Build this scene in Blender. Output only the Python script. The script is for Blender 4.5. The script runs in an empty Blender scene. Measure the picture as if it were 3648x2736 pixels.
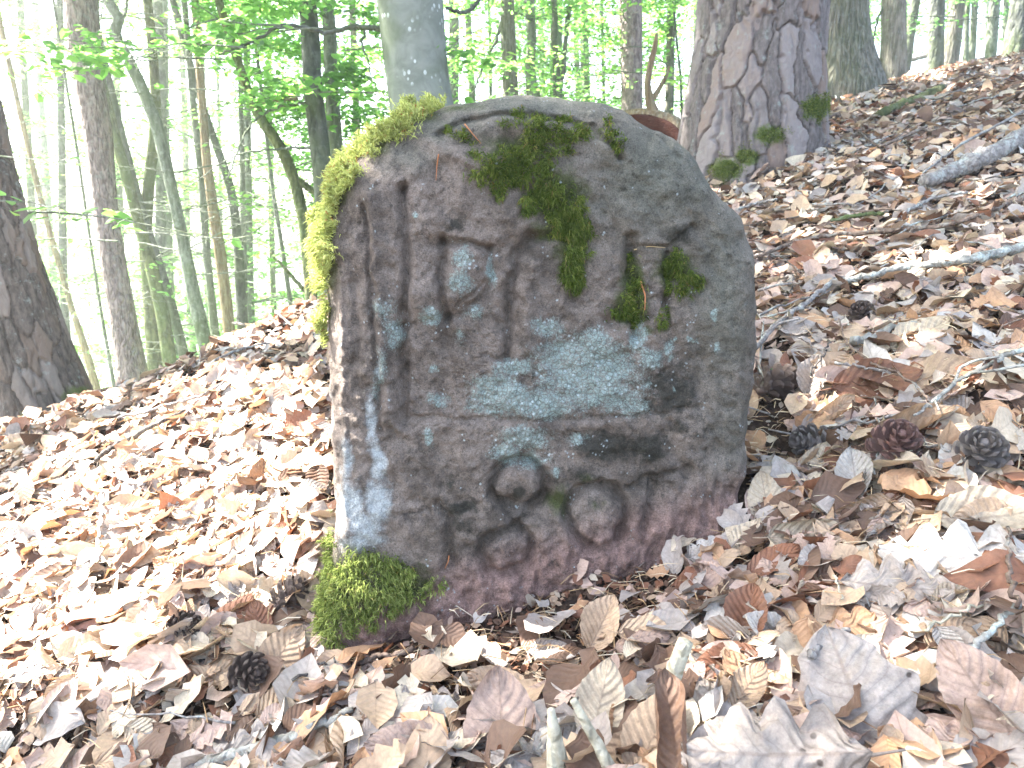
import bpy, math, random
import numpy as np
from mathutils import Matrix, Vector

# ------------------------------------------------------------------ camera, light, exposure
S = bpy.context.scene
FPX, CX, CY = 2700.0, 1824.0, 1368.0          # focal length and centre in photo pixels
PITCH = math.radians(13.0)
SP, CP = math.sin(PITCH), math.cos(PITCH)
CZ = 0.55                                      # camera height; ground by the stone is about z = 0
cam = bpy.data.cameras.new('camera'); camo = bpy.data.objects.new('camera', cam)
S.collection.objects.link(camo); S.camera = camo
cam.sensor_width = 36.0; cam.lens = 36.0 * FPX / 3648.0
cam.clip_start = 0.02; cam.clip_end = 1000
camo.location = (0, 0, CZ); camo.rotation_euler = (math.pi / 2 - PITCH, 0, 0)
cam.dof.use_dof = True; cam.dof.focus_distance = 1.12; cam.dof.aperture_fstop = 13.0

SUN_EL = math.radians(55.0)
SUN_H = np.array([-0.93, 0.37]); SUN_H /= np.linalg.norm(SUN_H)
SUN = np.array([SUN_H[0] * math.cos(SUN_EL), SUN_H[1] * math.cos(SUN_EL), math.sin(SUN_EL)])
W = bpy.data.worlds.new('World'); S.world = W; W.use_nodes = True
wn = W.node_tree.nodes; wn.clear()
sky = wn.new('ShaderNodeTexSky'); sky.sky_type = 'NISHITA'; sky.sun_disc = False
sky.sun_elevation = SUN_EL; sky.sun_rotation = math.atan2(SUN_H[0], SUN_H[1]) % (2 * math.pi)
sky.air_density = 1.0; sky.dust_density = 2.5; sky.ozone_density = 0.6
bg = wn.new('ShaderNodeBackground'); bg.inputs[1].default_value = 0.085
wo = wn.new('ShaderNodeOutputWorld')
W.node_tree.links.new(sky.outputs[0], bg.inputs[0]); W.node_tree.links.new(bg.outputs[0], wo.inputs[0])
sl = bpy.data.lights.new('sun', 'SUN'); sl.energy = 5.0; sl.angle = math.radians(0.5); sl.color = (1.0, 0.965, 0.915)
so = bpy.data.objects.new('sun', sl); S.collection.objects.link(so)
so.rotation_euler = Vector(SUN).to_track_quat('Z', 'Y').to_euler()
S.view_settings.view_transform = 'Standard'; S.view_settings.look = 'None'
S.view_settings.gamma = 1.0; S.view_settings.exposure = 3.75
try: S.view_settings.use_curve_mapping = False
except Exception: pass
S.render.engine = 'CYCLES'
cy = S.cycles
cy.use_denoising = True
cy.max_bounces = 7; cy.diffuse_bounces = 4; cy.transmission_bounces = 4; cy.glossy_bounces = 2
cy.caustics_reflective = False; cy.caustics_refractive = False

GLARE_VEIL = 0.006  # density of the added volume that imitates overexposure glare
rng = np.random.default_rng(7)

# ------------------------------------------------------------------ helpers
def ray(u, v):
    x = (u - CX) / FPX; y = (CY - v) / FPX
    return np.array([x, CP + y * SP, -SP + y * CP])
def px(u, v, Y):                                # photo pixel -> point in the vertical plane y = Y
    d = ray(u, v); t = Y / d[1]
    return np.array([0, 0, CZ]) + d * t, t
def proj(Pt):
    Pt = np.asarray(Pt); x = Pt[..., 0]; y = Pt[..., 1]; z = Pt[..., 2] - CZ
    f = y * CP - z * SP; h = y * SP + z * CP
    f = np.where(f > 1e-3, f, 1e-3)
    return CX + FPX * x / f, CY - FPX * h / f, f

def _hash(i, j, k, s):
    n = (i.astype(np.int64) * 374761393 + j.astype(np.int64) * 668265263 + k.astype(np.int64) * 2147483629 + s * 1274126177) & 0xffffffff
    n = ((n ^ (n >> 13)) * 1274126177) & 0xffffffff
    n = ((n ^ (n >> 16)) * 2246822519) & 0xffffffff
    return ((n ^ (n >> 15)) & 0xffffff) / float(0xffffff)
def vn(Pt, seed=0):
    Pt = np.asarray(Pt, float); I = np.floor(Pt).astype(np.int64); f = Pt - I; f = f * f * (3 - 2 * f)
    out = 0
    for a in (0, 1):
        for b in (0, 1):
            for c in (0, 1):
                w = (f[:, 0] if a else 1 - f[:, 0]) * (f[:, 1] if b else 1 - f[:, 1]) * (f[:, 2] if c else 1 - f[:, 2])
                out = out + w * _hash(I[:, 0] + a, I[:, 1] + b, I[:, 2] + c, seed)
    return out * 2 - 1
def fbm(Pt, sc, oct=4, seed=0, gain=0.5):
    Pt = np.asarray(Pt, float) * sc; a = 1; o = 0
    for k in range(oct):
        o = o + a * vn(Pt, seed + k * 17); Pt = Pt * 2.03 + 5.1; a *= gain
    return o
def fbm2(x, y, sc, oct=3, seed=0):
    x = np.atleast_1d(np.asarray(x, float)); y = np.atleast_1d(np.asarray(y, float))
    return fbm(np.stack([x, y, np.zeros_like(x)], 1), sc, oct, seed)
def sstep(a, b, x):
    t = np.clip((x - a) / (b - a), 0, 1); return t * t * (3 - 2 * t)

def build(name, V, faces, mat, parent=None, smooth=False, attrs=None, link=True):
    me = bpy.data.meshes.new(name)
    V = np.ascontiguousarray(V, np.float32)
    faces = [np.asarray(f, np.int32) for f in faces if len(f)]
    me.vertices.add(len(V)); me.vertices.foreach_set('co', V.ravel())
    loops = np.concatenate([f.ravel() for f in faces])
    tot = np.concatenate([np.full(len(f), f.shape[1], np.int32) for f in faces])
    st = np.concatenate([[0], np.cumsum(tot)[:-1]]).astype(np.int32)
    me.loops.add(len(loops)); me.loops.foreach_set('vertex_index', loops)
    me.polygons.add(len(tot)); me.polygons.foreach_set('loop_start', st)
    me.polygons.foreach_set('use_smooth', np.full(len(tot), bool(smooth)))
    for k, a in (attrs or {}).items():
        at = me.attributes.new(k, 'FLOAT', 'POINT'); at.data.foreach_set('value', np.ascontiguousarray(a, np.float32))
    me.update(calc_edges=True)
    if mat: me.materials.append(mat)
    if not link: return me
    o = bpy.data.objects.new(name, me); S.collection.objects.link(o)
    if parent is not None:
        o.parent = parent; o.matrix_parent_inverse = parent.matrix_world.inverted()
    return o
def tag(o, label=None, cat=None, group=None, kind=None):
    for k, v in (('label', label), ('category', cat), ('group', group), ('kind', kind)):
        if v: o[k] = v
    return o
def empty(name, loc, label, cat, group=None):
    o = bpy.data.objects.new(name, None); o.location = tuple(float(c) for c in loc); S.collection.objects.link(o)
    o.matrix_world = Matrix.Translation(o.location); o.empty_display_size = 0.05
    return tag(o, label, cat, group)
def tube(pts, rad, ns=10, cap=True, wob=None):
    pts = np.asarray(pts, float); rad = np.asarray(rad, float); n = len(pts)
    T = np.gradient(pts, axis=0); T /= np.linalg.norm(T, axis=1)[:, None] + 1e-9
    ref = np.array([0, 1, 0.]) if abs(T[0][1]) < 0.9 else np.array([1., 0, 0])
    X = np.zeros_like(T); x = ref
    for i in range(n):
        x = x - T[i] * np.dot(x, T[i]); x /= np.linalg.norm(x) + 1e-9; X[i] = x
    Yv = np.cross(T, X); a = np.linspace(0, 2 * math.pi, ns, endpoint=False)
    r = rad[:, None] * np.ones(ns)
    if wob is not None: r = r * wob
    V = pts[:, None] + r[..., None] * (np.cos(a)[None, :, None] * X[:, None] + np.sin(a)[None, :, None] * Yv[:, None])
    V = V.reshape(-1, 3)
    i = np.arange(n - 1)[:, None] * ns; j = np.arange(ns)[None]
    q = np.stack([i + j, i + (j + 1) % ns, i + ns + (j + 1) % ns, i + ns + j], -1).reshape(-1, 4)
    tr = np.zeros((0, 3), int)
    if cap:
        V = np.vstack([V, pts[0], pts[-1]]); b = n * ns; k = np.arange(ns)
        tr = np.concatenate([np.stack([np.full(ns, b), (k + 1) % ns, k], 1),
                             np.stack([np.full(ns, b + 1), (n - 1) * ns + k, (n - 1) * ns + (k + 1) % ns], 1)])
    return V, q, tr
class MB:
    def __init__(s): s.V = []; s.Q = []; s.T = []; s.n = 0
    def add(s, V, q, t=()):
        s.V.append(V)
        if len(q): s.Q.append(np.asarray(q) + s.n)
        if len(t): s.T.append(np.asarray(t) + s.n)
        s.n += len(V)
    def build(s, name, mat, parent=None, smooth=True):
        fs = []
        if s.Q: fs.append(np.concatenate(s.Q))
        if s.T: fs.append(np.concatenate(s.T))
        return build(name, np.concatenate(s.V), fs, mat, parent, smooth)
def resample(pts, n, extra=None):
    pts = np.asarray(pts, float); d = np.r_[0, np.cumsum(np.linalg.norm(np.diff(pts, axis=0), axis=1))]
    s = np.linspace(0, d[-1], n); k = max(1, n // (len(pts) * 2))
    P2 = np.stack([np.interp(s, d, pts[:, c]) for c in range(pts.shape[1])], 1)
    if len(pts) > 2 and k > 1:                                   # round the corners
        ker = np.hanning(2 * k + 3)[1:-1]; ker /= ker.sum(); m = len(ker) // 2
        for c in range(P2.shape[1]):
            pad = np.r_[2 * P2[0, c] - P2[1:m + 1, c][::-1], P2[:, c], 2 * P2[-1, c] - P2[-m - 1:-1, c][::-1]]
            P2[:, c] = np.convolve(pad, ker, 'valid')
    return P2
def frames(nrm, d):                                              # rotation matrices with z = nrm, y along d
    z = nrm / (np.linalg.norm(nrm, axis=1)[:, None] + 1e-9)
    y = d - z * np.sum(d * z, 1)[:, None]; y /= np.linalg.norm(y, axis=1)[:, None] + 1e-9
    x = np.cross(y, z); return np.stack([x, y, z], -1)
def scatter(tv, tf, pos, R, sc):
    V = np.einsum('nij,kj->nki', R, tv) * sc[:, None, None] + pos[:, None]
    k = len(tv); F = (np.asarray(tf)[None] + (np.arange(len(pos)) * k)[:, None, None]).reshape(-1, np.asarray(tf).shape[1])
    return V.reshape(-1, 3), F

# ---- materials
class NG:
    def __init__(s, name):
        s.m = bpy.data.materials.new(name); s.m.use_nodes = True; s.t = s.m.node_tree; s.t.nodes.clear()
        s.out = s.t.nodes.new('ShaderNodeOutputMaterial')
    def set(s, sock, v):
        if isinstance(v, bpy.types.NodeSocket): s.t.links.new(v, sock)
        elif v is not None:
            try: sock.default_value = v
            except Exception: sock.default_value = tuple(v) + (1,) if len(v) == 3 else v
    def n(s, typ, props=None, **ins):
        nd = s.t.nodes.new('ShaderNode' + typ)
        for k, v in (props or {}).items(): setattr(nd, k, v)
        for k, v in ins.items(): s.set(nd.inputs[k.replace('_', ' ')], v)
        return nd
    def math(s, op, a, b=0.5, clamp=False):
        nd = s.t.nodes.new('ShaderNodeMath'); nd.operation = op; nd.use_clamp = clamp
        s.set(nd.inputs[0], a); s.set(nd.inputs[1], b); return nd.outputs[0]
    def mix(s, f, a, b, mode='MIX'):
        nd = s.t.nodes.new('ShaderNodeMix'); nd.data_type = 'RGBA'; nd.blend_type = mode
        s.set(nd.inputs[0], f)
        for i, v in ((6, a), (7, b)):
            s.set(nd.inputs[i], v if isinstance(v, bpy.types.NodeSocket) else tuple(v) + (1,))
        return nd.outputs[2]
    def attr(s, n): return s.n('Attribute', {'attribute_name': n}).outputs['Fac']
    def obj(s): return s.n('TexCoord').outputs['Object']
    def mapv(s, vec, sc):
        nd = s.n('Mapping'); s.set(nd.inputs[0], vec); nd.inputs['Scale'].default_value = sc; return nd.outputs[0]
    def noise(s, vec, scale, detail=4, rough=0.55, dist=0):
        nd = s.n('TexNoise', None, Scale=scale, Detail=detail, Roughness=rough, Distortion=dist)
        if vec is not None: s.set(nd.inputs['Vector'], vec)
        return nd.outputs['Fac']
    def voro(s, vec, scale, feature='F1'):
        nd = s.n('TexVoronoi', {'feature': feature}, Scale=scale)
        if vec is not None: s.set(nd.inputs['Vector'], vec)
        return nd
    def ramp(s, f, stops, interp='LINEAR'):
        nd = s.t.nodes.new('ShaderNodeValToRGB'); cr = nd.color_ramp; cr.interpolation = interp
        while len(cr.elements) < len(stops): cr.elements.new(0.5)
        for e, (p, c) in zip(cr.elements, stops): e.position = p; e.color = tuple(c) + (1,) if len(c) == 3 else c
        s.set(nd.inputs[0], f); return nd.outputs[0]
    def rng(s, f, a, b, c=0.0, d=1.0):
        nd = s.n('MapRange', {'clamp': True, 'interpolation_type': 'SMOOTHSTEP'}); 
        for i, v in enumerate((f, a, b, c, d)): s.set(nd.inputs[i], v)
        return nd.outputs[0]
    def bump(s, h, dist, strength=1.0):
        nd = s.n('Bump', None, Strength=strength, Distance=dist); s.set(nd.inputs['Height'], h); return nd.outputs[0]
    def principled(s, col, rough=0.85, normal=None, spec=0.25):
        nd = s.n('BsdfPrincipled', None, Roughness=rough)
        s.set(nd.inputs['Base Color'], col if isinstance(col, bpy.types.NodeSocket) else tuple(col) + (1,))
        nd.inputs['Specular IOR Level'].default_value = spec
        if normal is not None: s.set(nd.inputs['Normal'], normal)
        return nd.outputs[0]
    def done(s, sh): s.t.links.new(sh, s.out.inputs[0]); return s.m

# ------------------------------------------------------------------ terrain
RX = np.array([-30, -8, -4, -1.55, -1.14, -0.72, 0, 1, 2.3, 4, 8, 30]); RY = np.array([0.5, 1.2, 1.75, 2.2, 2.34, 2.8, 4.0, 5.8, 6.9, 7.3, 8.0, 12])
def G(x, y, fine=True):
    x = np.atleast_1d(np.asarray(x, float)); y = np.atleast_1d(np.asarray(y, float))
    xs = 14 * np.tanh(x / 14)
    h = np.where(y < 3.5, 0.18 * (y - 1), 0.45 + 0.18 * (np.clip(y, 3.5, 7.2) - 3.5) - 0.18 * (np.clip(y, 3.5, 7.2) - 3.5) ** 2 / 7.4)
    h = np.maximum(h, -6)
    z = 0.02 + 0.24 * xs + h
    e = np.maximum(y - np.interp(x, RX, RY), 0)
    K = np.interp(x, [-3, 0, 1.5, 5], [0.62, 0.55, 0.30, 0.22])
    drop = K * (np.sqrt(e * e + 0.09) - 0.3)
    z = z - 16 * np.tanh(drop / 16)
    # mound that carries the crooked saplings behind the stone
    z = z + np.exp(-(((x - 0.22) / 0.9) ** 2 + ((y - 9.0) / 1.0) ** 2)) * 2.72
    # hollow trodden along the foot of the stone
    z = z - np.interp(x, [-0.55, -0.3, 0.0, 0.25, 0.42, 0.55], [0.0, 0.045, 0.055, 0.040, 0.02, 0.0]) * np.exp(-((y - (1.0 + 0.12 * x)) / 0.17) ** 2)
    z = z - 0.05 * np.exp(-(((x - 0.47) / 0.09) ** 2 + ((y - 1.24) / 0.14) ** 2))
    if fine:
        z = z + 0.022 * fbm2(x, y, 5.0, 3, 3) + 0.03 * fbm2(x, y, 1.3, 2, 9) * sstep(1.4, 2.5, y)
    return z
def Gn(x, y):
    e = 0.03; gx = (G(x + e, y) - G(x - e, y)) / (2 * e); gy = (G(x, y + e) - G(x, y - e)) / (2 * e)
    n = np.stack([-gx, -gy, np.ones_like(gx)], 1); return n / np.linalg.norm(n, axis=1)[:, None]
def gpt(u, v, lift=0.0):                        # where the photo pixel's ray meets the ground
    d = ray(u, v); t = np.geomspace(0.3, 40, 900); Q = np.array([0, 0, CZ]) + d * t[:, None]
    g = Q[:, 2] - G(Q[:, 0], Q[:, 1]) - lift; i = np.argmax(g < 0)
    if g[i] >= 0: i = 700
    a = max(i - 1, 0); w = g[a] / (g[a] - g[i] + 1e-9) if i else 0
    return Q[a] + (Q[i] - Q[a]) * np.clip(w, 0, 1)

def soil_material():
    g = NG('leaf_mould'); o = g.obj(); n1 = g.noise(o, 9, 6); n2 = g.noise(o, 90, 5, 0.7)
    c = g.ramp(n2, [(0.3, (0.018, 0.012, 0.009)), (0.5, (0.045, 0.03, 0.022)), (0.62, (0.10, 0.066, 0.045)), (0.78, (0.20, 0.14, 0.10))])
    c = g.mix(g.rng(n1, 0.4, 0.65), c, g.mix(0.5, c, (0.06, 0.04, 0.03)))
    far = g.n('Separate' + 'XYZ'); g.set(far.inputs[0], o)
    under = g.ramp(g.noise(o, 2.5, 5), [(0.35, (0.11, 0.17, 0.06)), (0.6, (0.16, 0.25, 0.08))])   # low green growth down the slope
    c = g.mix(g.attr('green'), c, under)
    return g.done(g.principled(c, 0.95, g.bump(g.noise(o, 60, 8, 0.75), 0.02), 0.1))
M_soil = soil_material()
def tgrid():
    def ax(a, b, st, lo, hi, n):
        return np.concatenate([a - np.geomspace(st, a - lo, n)[::-1], np.arange(a, b, st), b + np.geomspace(st, hi - b, n)])
    return ax(-2.2, 4.6, 0.04, -70, 70, 30), ax(0.2, 8.0, 0.04, -40, 90, 30)
gx_, gy_ = tgrid(); XX, YY = np.meshgrid(gx_, gy_)
ZZ = G(XX.ravel(), YY.ravel())
nx, ny = len(gx_), len(gy_); ii = np.arange(ny - 1)[:, None] * nx + np.arange(nx - 1)[None]
e_ = YY.ravel() - np.interp(XX.ravel(), RX, RY)
ground = build('ground', np.stack([XX.ravel(), YY.ravel(), ZZ], 1), [np.stack([ii, ii + 1, ii + nx + 1, ii + nx], -1).reshape(-1, 4)], M_soil, smooth=True,
               attrs={'green': sstep(0.8, 3.0, e_) * (1 - np.exp(-(((XX.ravel() - 0.22) / 1.6) ** 2 + ((YY.ravel() - 9.0) / 1.8) ** 2)))})
tag(ground, kind='structure')

# ------------------------------------------------------------------ chosen sunlit ground; leaves that would shade it are left out
def lit(x, y):
    z = G(x, y, False); u, v, f = proj(np.stack([x, y, z], 1))
    n = fbm2(x, y, 3.2, 3, 41); n2 = fbm2(x, y, 7.0, 2, 43)
    vb = np.interp(u, [-400, 0, 450, 900, 1180], [2760, 2640, 2560, 2270, 2170]) + 70 * n2
    va = np.interp(u, [-300, 0, 600, 1180], [2000, 1900, 1690, 1330]) + 90 * n2
    core = (u < 1200) & (v < vb) & (v > va) & (n > -0.9)
    upper = (u < 1200) & (v <= va) & (n > -0.2)
    right = (u >= 1200) & (v < 1500) & (n2 + 0.4 * n > 0.52)
    crest = (u > 3050) & (u < 3420) & (v < 300) & (v > 130)
    L = np.where(core | crest | upper | right, 1.0, 0.0)
    L = np.where((x > 0.55) & (x < 2.8) & (y > 2.3) & (y < 4.4), 0.0, L)          # the big pine stands in shade
    # the column of light that reaches the mossy left shoulder of the stone
    for zz in (0.25, 0.4):
        cx_ = -0.30 + 0.08 * (zz > .4) - SUN[0] / SUN[2] * zz; cy_ = 1.12 - SUN[1] / SUN[2] * zz
        L = np.where((x - cx_) ** 2 + (y - cy_) ** 2 < 0.012, 1.0, L)
    return L
def shadow_xy(P3):
    plane = 0.02 + 0.24 * P3[:, 0] + 0.15 * (P3[:, 1] - 1)
    k = 1 / (SUN[2] - 0.24 * SUN[0] - 0.15 * SUN[1])
    t = (P3[:, 2] - plane) * k
    return P3[:, 0] - SUN[0] * t, P3[:, 1] - SUN[1] * t
def sun_ok(P3):
    x, y = shadow_xy(P3); near = (np.abs(x) < 6) & (y > 0.2) & (y < 9)
    r = np.ones(len(P3), bool)
    if near.any(): r[near] = lit(x[near], y[near]) < 0.5
    return r

# ------------------------------------------------------------------ the boundary stone
def yface(x, zr): return 1.042 + 0.12 * x + 0.05 * (zr + 0.25)          # front face plane, zr is height relative to the camera
def face_pt(u, v):
    d = ray(u, v); t = (1.05 + 0.0125) / (d[1] - 0.12 * d[0] - 0.05 * d[2]); return d * t
OUT = [(1602,362),(1716,347),(1797,326),(1879,322),(1976,342),(2058,355),(2164,365),(2245,400),(2318,452),(2400,488),(2465,541),(2522,612),(2548,680),
       (2597,727),(2654,780),(2686,861),(2699,992),(2703,1154),(2695,1317),(2677,1440),(2674,1463),(2666,1585),(2653,1707),(2630,1796),(2640,2100),(2300,2420),(1900,2500),(1400,2500),
       (1150,2480),(1172,2100),(1180,1900),(1182,1829),(1172,1707),(1160,1544),(1152,1381),(1146,1250),(1138,1114),(1132,951),(1130,829),(1150,750),(1185,666),(1235,580),(1312,502),(1410,432),(1521,396)]
def stone():
    P0 = np.array([face_pt(u, v) for u, v in OUT]); c = face_pt(1900, 1330)
    th = np.arctan2(P0[:, 2] - c[2], P0[:, 0] - c[0]); R = np.hypot(P0[:, 2] - c[2], P0[:, 0] - c[0])
    o = np.argsort(th); th = th[o]; R = R[o]
    nt, nr = 680, 188
    A = np.linspace(-math.pi, math.pi, nt, endpoint=False)
    Ro = np.interp(A, np.r_[th[-1] - 2 * math.pi, th, th[0] + 2 * math.pi], np.r_[R[-1], R, R[0]])
    ker = np.hanning(11)[1:-1]; ker /= ker.sum(); Ro = np.convolve(np.r_[Ro[-4:], Ro, Ro[:4]], ker, 'valid')
    Ro = Ro * 1.018 * (1 + 0.006 * fbm(np.stack([np.cos(A) * 3, np.sin(A) * 3, A * 0], 1), 4, 3, 5))
    rho = np.linspace(0.004, 1, nr)
    X = c[0] + rho[:, None] * Ro * np.cos(A); Z = c[2] + rho[:, None] * Ro * np.sin(A)
    X = X.ravel(); Z = Z.ravel()
    base = np.stack([X, yface(X, Z), Z + CZ], 1)
    u, v, _ = proj(base)
    d_edge = ((1 - rho)[:, None] * Ro).ravel()
    ang = np.tile(A, nr)
    rc = np.interp(ang, [-math.pi, -2.6, -0.6, 0.2, 0.9, 1.6, 2.1, 2.6, math.pi], [0.085, 0.07, 0.035, 0.04, 0.065, 0.09, 0.10, 0.095, 0.085])
    dd = np.minimum(d_edge, rc); H = rc - np.sqrt(np.maximum(rc * rc - (rc - dd) ** 2, 0))     # depth inwards
    nz = fbm(base, 30, 4, 11); nz2 = fbm(base, 9, 3, 12); nz3 = fbm(base, 100, 4, 13, 0.6)
    wu = u + 10 * fbm(base, 45, 2, 21); wv = v + 10 * fbm(base, 45, 2, 22)
    def seg(pts):
        D = np.full(len(u), 1e9)
        for (a, b), (e, f) in zip(pts[:-1], pts[1:]):
            ab = np.array([e - a, f - b], float); L2 = ab @ ab + 1e-6
            t = np.clip(((wu - a) * ab[0] + (wv - b) * ab[1]) / L2, 0, 1)
            D = np.minimum(D, np.hypot(wu - a - t * ab[0], wv - b - t * ab[1]))
        return D
    def groove(pts, w, dep): return 1.62 * dep * np.exp(-(seg(pts) / (w * 0.80)) ** 2)
    def blob(a, b, ra, rb, k=1.0): return k * np.exp(-(((wu - a) / ra) ** 2 + ((wv - b) / rb) ** 2))
    def ell(a, b, ra, rb):
        q = np.hypot((wu - a) / ra, (wv - b) / rb); return np.abs(q - 1) * min(ra, rb), q
    # worn frame line, left chamfer line, cross line
    H += groove([(1438,670),(1445,900),(1440,1200),(1432,1500)], 24, 0.0105)
    H += groove([(1440,670),(1520,640)], 25, 0.003)
    H += groove([(1290,740),(1308,880),(1325,1073),(1345,1400),(1350,1550)], 13, 0.0050)
    H -= groove([(1310,700),(1330,900),(1352,1100),(1378,1400),(1390,1500)], 32, 0.0055)
    H += groove([(1230,850),(1262,1000),(1270,1400)], 26, 0.004)
    H -= groove([(1200,1000),(1215,1500),(1235,1900)], 16, 0.003)
    H += groove([(1432,1492),(1560,1497),(1900,1494),(2150,1492),(2330,1476),(2500,1450)], 10, 0.0026)
    H -= groove([(1432,1530),(1900,1530),(2330,1512)], 24, 0.0016)
    H += groove([(2520,1330),(2490,1180),(2500,1450)], 26, 0.0035)
    # letter P
    H += groove([(1572,850),(1574,1000),(1582,1140)], 22, 0.0100)
    H += groove([(1582,1140),(1590,1330)], 26, 0.0035)
    H += groove([(1572,862),(1680,866),(1745,892)], 15, 0.0085)
    H += groove([(1745,892),(1752,985),(1715,1065),(1640,1120),(1590,1128)], 19, 0.0060)
    H -= blob(1655, 985, 62, 90, 0.0075); H += groove([(1618,1100),(1680,1058),(1725,1000)], 7, 0.0035)
    # second letter: an arched stroke
    H += groove([(1893,845),(1846,900),(1816,1010),(1806,1130),(1812,1270)], 25, 0.0105)
    H += groove([(1885,850),(1985,832),(2060,870)], 22, 0.008)
    H += groove([(2060,870),(2062,1000),(2045,1070)], 24, 0.005)
    H -= groove([(1905,950),(1870,1060),(1868,1250)], 30, 0.0045)
    H += groove([(1745,1275),(1812,1285)], 12, 0.003)
    # third letter group
    H += groove([(2248,850),(2256,1000),(2266,1190)], 27, 0.0115)
    H += groove([(2388,900),(2382,1020),(2372,1170)], 17, 0.0085)
    H += groove([(2388,985),(2470,1000),(2500,1020)], 26, 0.006)
    H += groove([(2180,1150),(2250,1130)], 22, 0.005)
    # flaked shoulder: the area above the ledge lies further out
    top = sstep(20, -20, wv - np.interp(wu, [1900, 2150, 2250, 2385, 2440, 2490, 2560, 2700], [560, 720, 875, 872, 830, 800, 790, 640]))
    H -= 0.006 * top * sstep(2080, 2240, wu)
    H += groove([(2245,880),(2390,876),(2440,835),(2475,800)], 9, 0.004)
    H += groove([(2475,800),(2540,900),(2535,960)], 20, 0.004)
    # hollow under the top lip and the lip itself
    H += blob(1700, 500, 120, 42, 0.012) + blob(1900, 520, 150, 60, 0.010) + blob(1830, 640, 110, 80, 0.004)
    H += groove([(1555,470),(1640,420),(1760,400),(1900,400),(2040,425),(2120,455),(2190,520),(2210,560)], 15, 0.0075)
    H -= groove([(1545,500),(1620,550),(1690,580),(1775,590)], 28, 0.006)
    H += groove([(1900,690),(1990,790),(2070,830)], 60, 0.006)
    H += groove([(2340,470),(2430,560)], 10, 0.003)
    # numerals 8 and 0, faint stroke of a 1
    D, q = ell(1853, 1733, 96, 86); H += 0.024 * np.exp(-(D / 18) ** 2) - 0.004 * np.exp(-(q / 0.6) ** 2)
    D, q = ell(1802, 1968, 92, 76); H += 0.020 * np.exp(-(D / 17) ** 2) - 0.005 * np.exp(-(q / 0.6) ** 2)
    H += groove([(1925,1770),(1880,1840),(1830,1885),(1745,1925)], 18, 0.011) + groove([(1790,1800),(1815,1850),(1860,1895)], 16, 0.007)
    D, q = ell(2131, 1845, 102, 112); H += 0.026 * np.exp(-(D / 19) ** 2) - 0.004 * np.exp(-(q / 0.6) ** 2)
    H += groove([(1560,1800),(1600,1850),(1606,2010)], 22, 0.0085)
    H += groove([(2330,1740),(2318,1800),(2300,1890)], 22, 0.0105) + groove([(2240,1740),(2330,1712),(2470,1680)], 15, 0.0075)
    H += groove([(1390,1838),(1530,1828)], 8, 0.0025) + groove([(2330,1510),(2390,1600),(2470,1720)], 25, 0.003)
    H -= blob(2040, 1900, 60, 60, 0.003)
    # rough dressing at the foot
    low = sstep(-140, 60, v - (2080 - (u - 1500) * 0.30))
    H -= 0.006 * low
    H += low * 0.008 * fbm(base * [1.6, 1, 0.6], 40, 3, 31)
    H += 0.0050 * nz + 0.007 * nz2 + 0.0019 * nz3 + 0.004 * np.maximum(nz - 0.45, 0) + 0.0022 * np.abs(fbm(base, 55, 3, 77))
    pits = np.maximum(fbm(base, 130, 2, 15) - 0.75, 0); H += 0.004 * pits
    Vf = base.copy(); Vf[:, 1] += H
    # side and back
    ns = 26; ring = np.arange((nr - 1) * nt, nr * nt); last = Vf[ring]; Vs = []
    for k in range(1, ns + 1):
        t = k / ns; W_ = last.copy(); W_[:, 1] += 0.17 * t
        n_ = fbm(W_, 22, 3, 33)
        shr = 1 - 0.05 * max(0, t - 0.5) ** 2 * 4
        W_[:, 0] = c[0] + (W_[:, 0] - c[0]) * (shr + 0.006 * n_); W_[:, 2] = c[2] + CZ + (W_[:, 2] - c[2] - CZ) * (shr + 0.006 * n_)
        Vs.append(W_)
    bc = np.array([[c[0], last[:, 1].mean() + 0.2, c[2] + CZ]])
    Vb = []
    for sc_ in (0.8, 0.5, 0.2):
        W_ = bc + (Vs[-1] - bc) * sc_; W_[:, 1] = Vs[-1][:, 1] + 0.03 * (1 - sc_); Vb.append(W_)
    V = np.concatenate([Vf] + Vs + Vb + [bc, [Vf[:nt].mean(0)]])
    nrows = nr + ns + 3; i = np.arange(nrows - 1)[:, None] * nt; j = np.arange(nt)[None]
    q4 = np.stack([i + j, i + (j + 1) % nt, i + nt + (j + 1) % nt, i + nt + j], -1).reshape(-1, 4)[:, ::-1]
    k = np.arange(nt); b = nrows * nt
    tri = np.concatenate([np.stack([np.full(nt, b), (nrows - 1) * nt + k, (nrows - 1) * nt + (k + 1) % nt], 1)[:, ::-1],
                          np.stack([np.full(nt, b + 1), k, (k + 1) % nt], 1)[:, ::-1]])
    # growth and stain masks, per vertex
    u, v, _ = proj(V); wu = u + 16 * fbm(V, 40, 2, 51); wv = v + 16 * fbm(V, 40, 2, 52)
    def blobs(L):
        m = np.zeros(len(V))
        for a, b2, ra, rb, *kk in L: m = np.maximum(m, (kk[0] if kk else 1.0) * np.exp(-(((wu - a) / ra) ** 2 + ((wv - b2) / rb) ** 2)))
        return m
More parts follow.
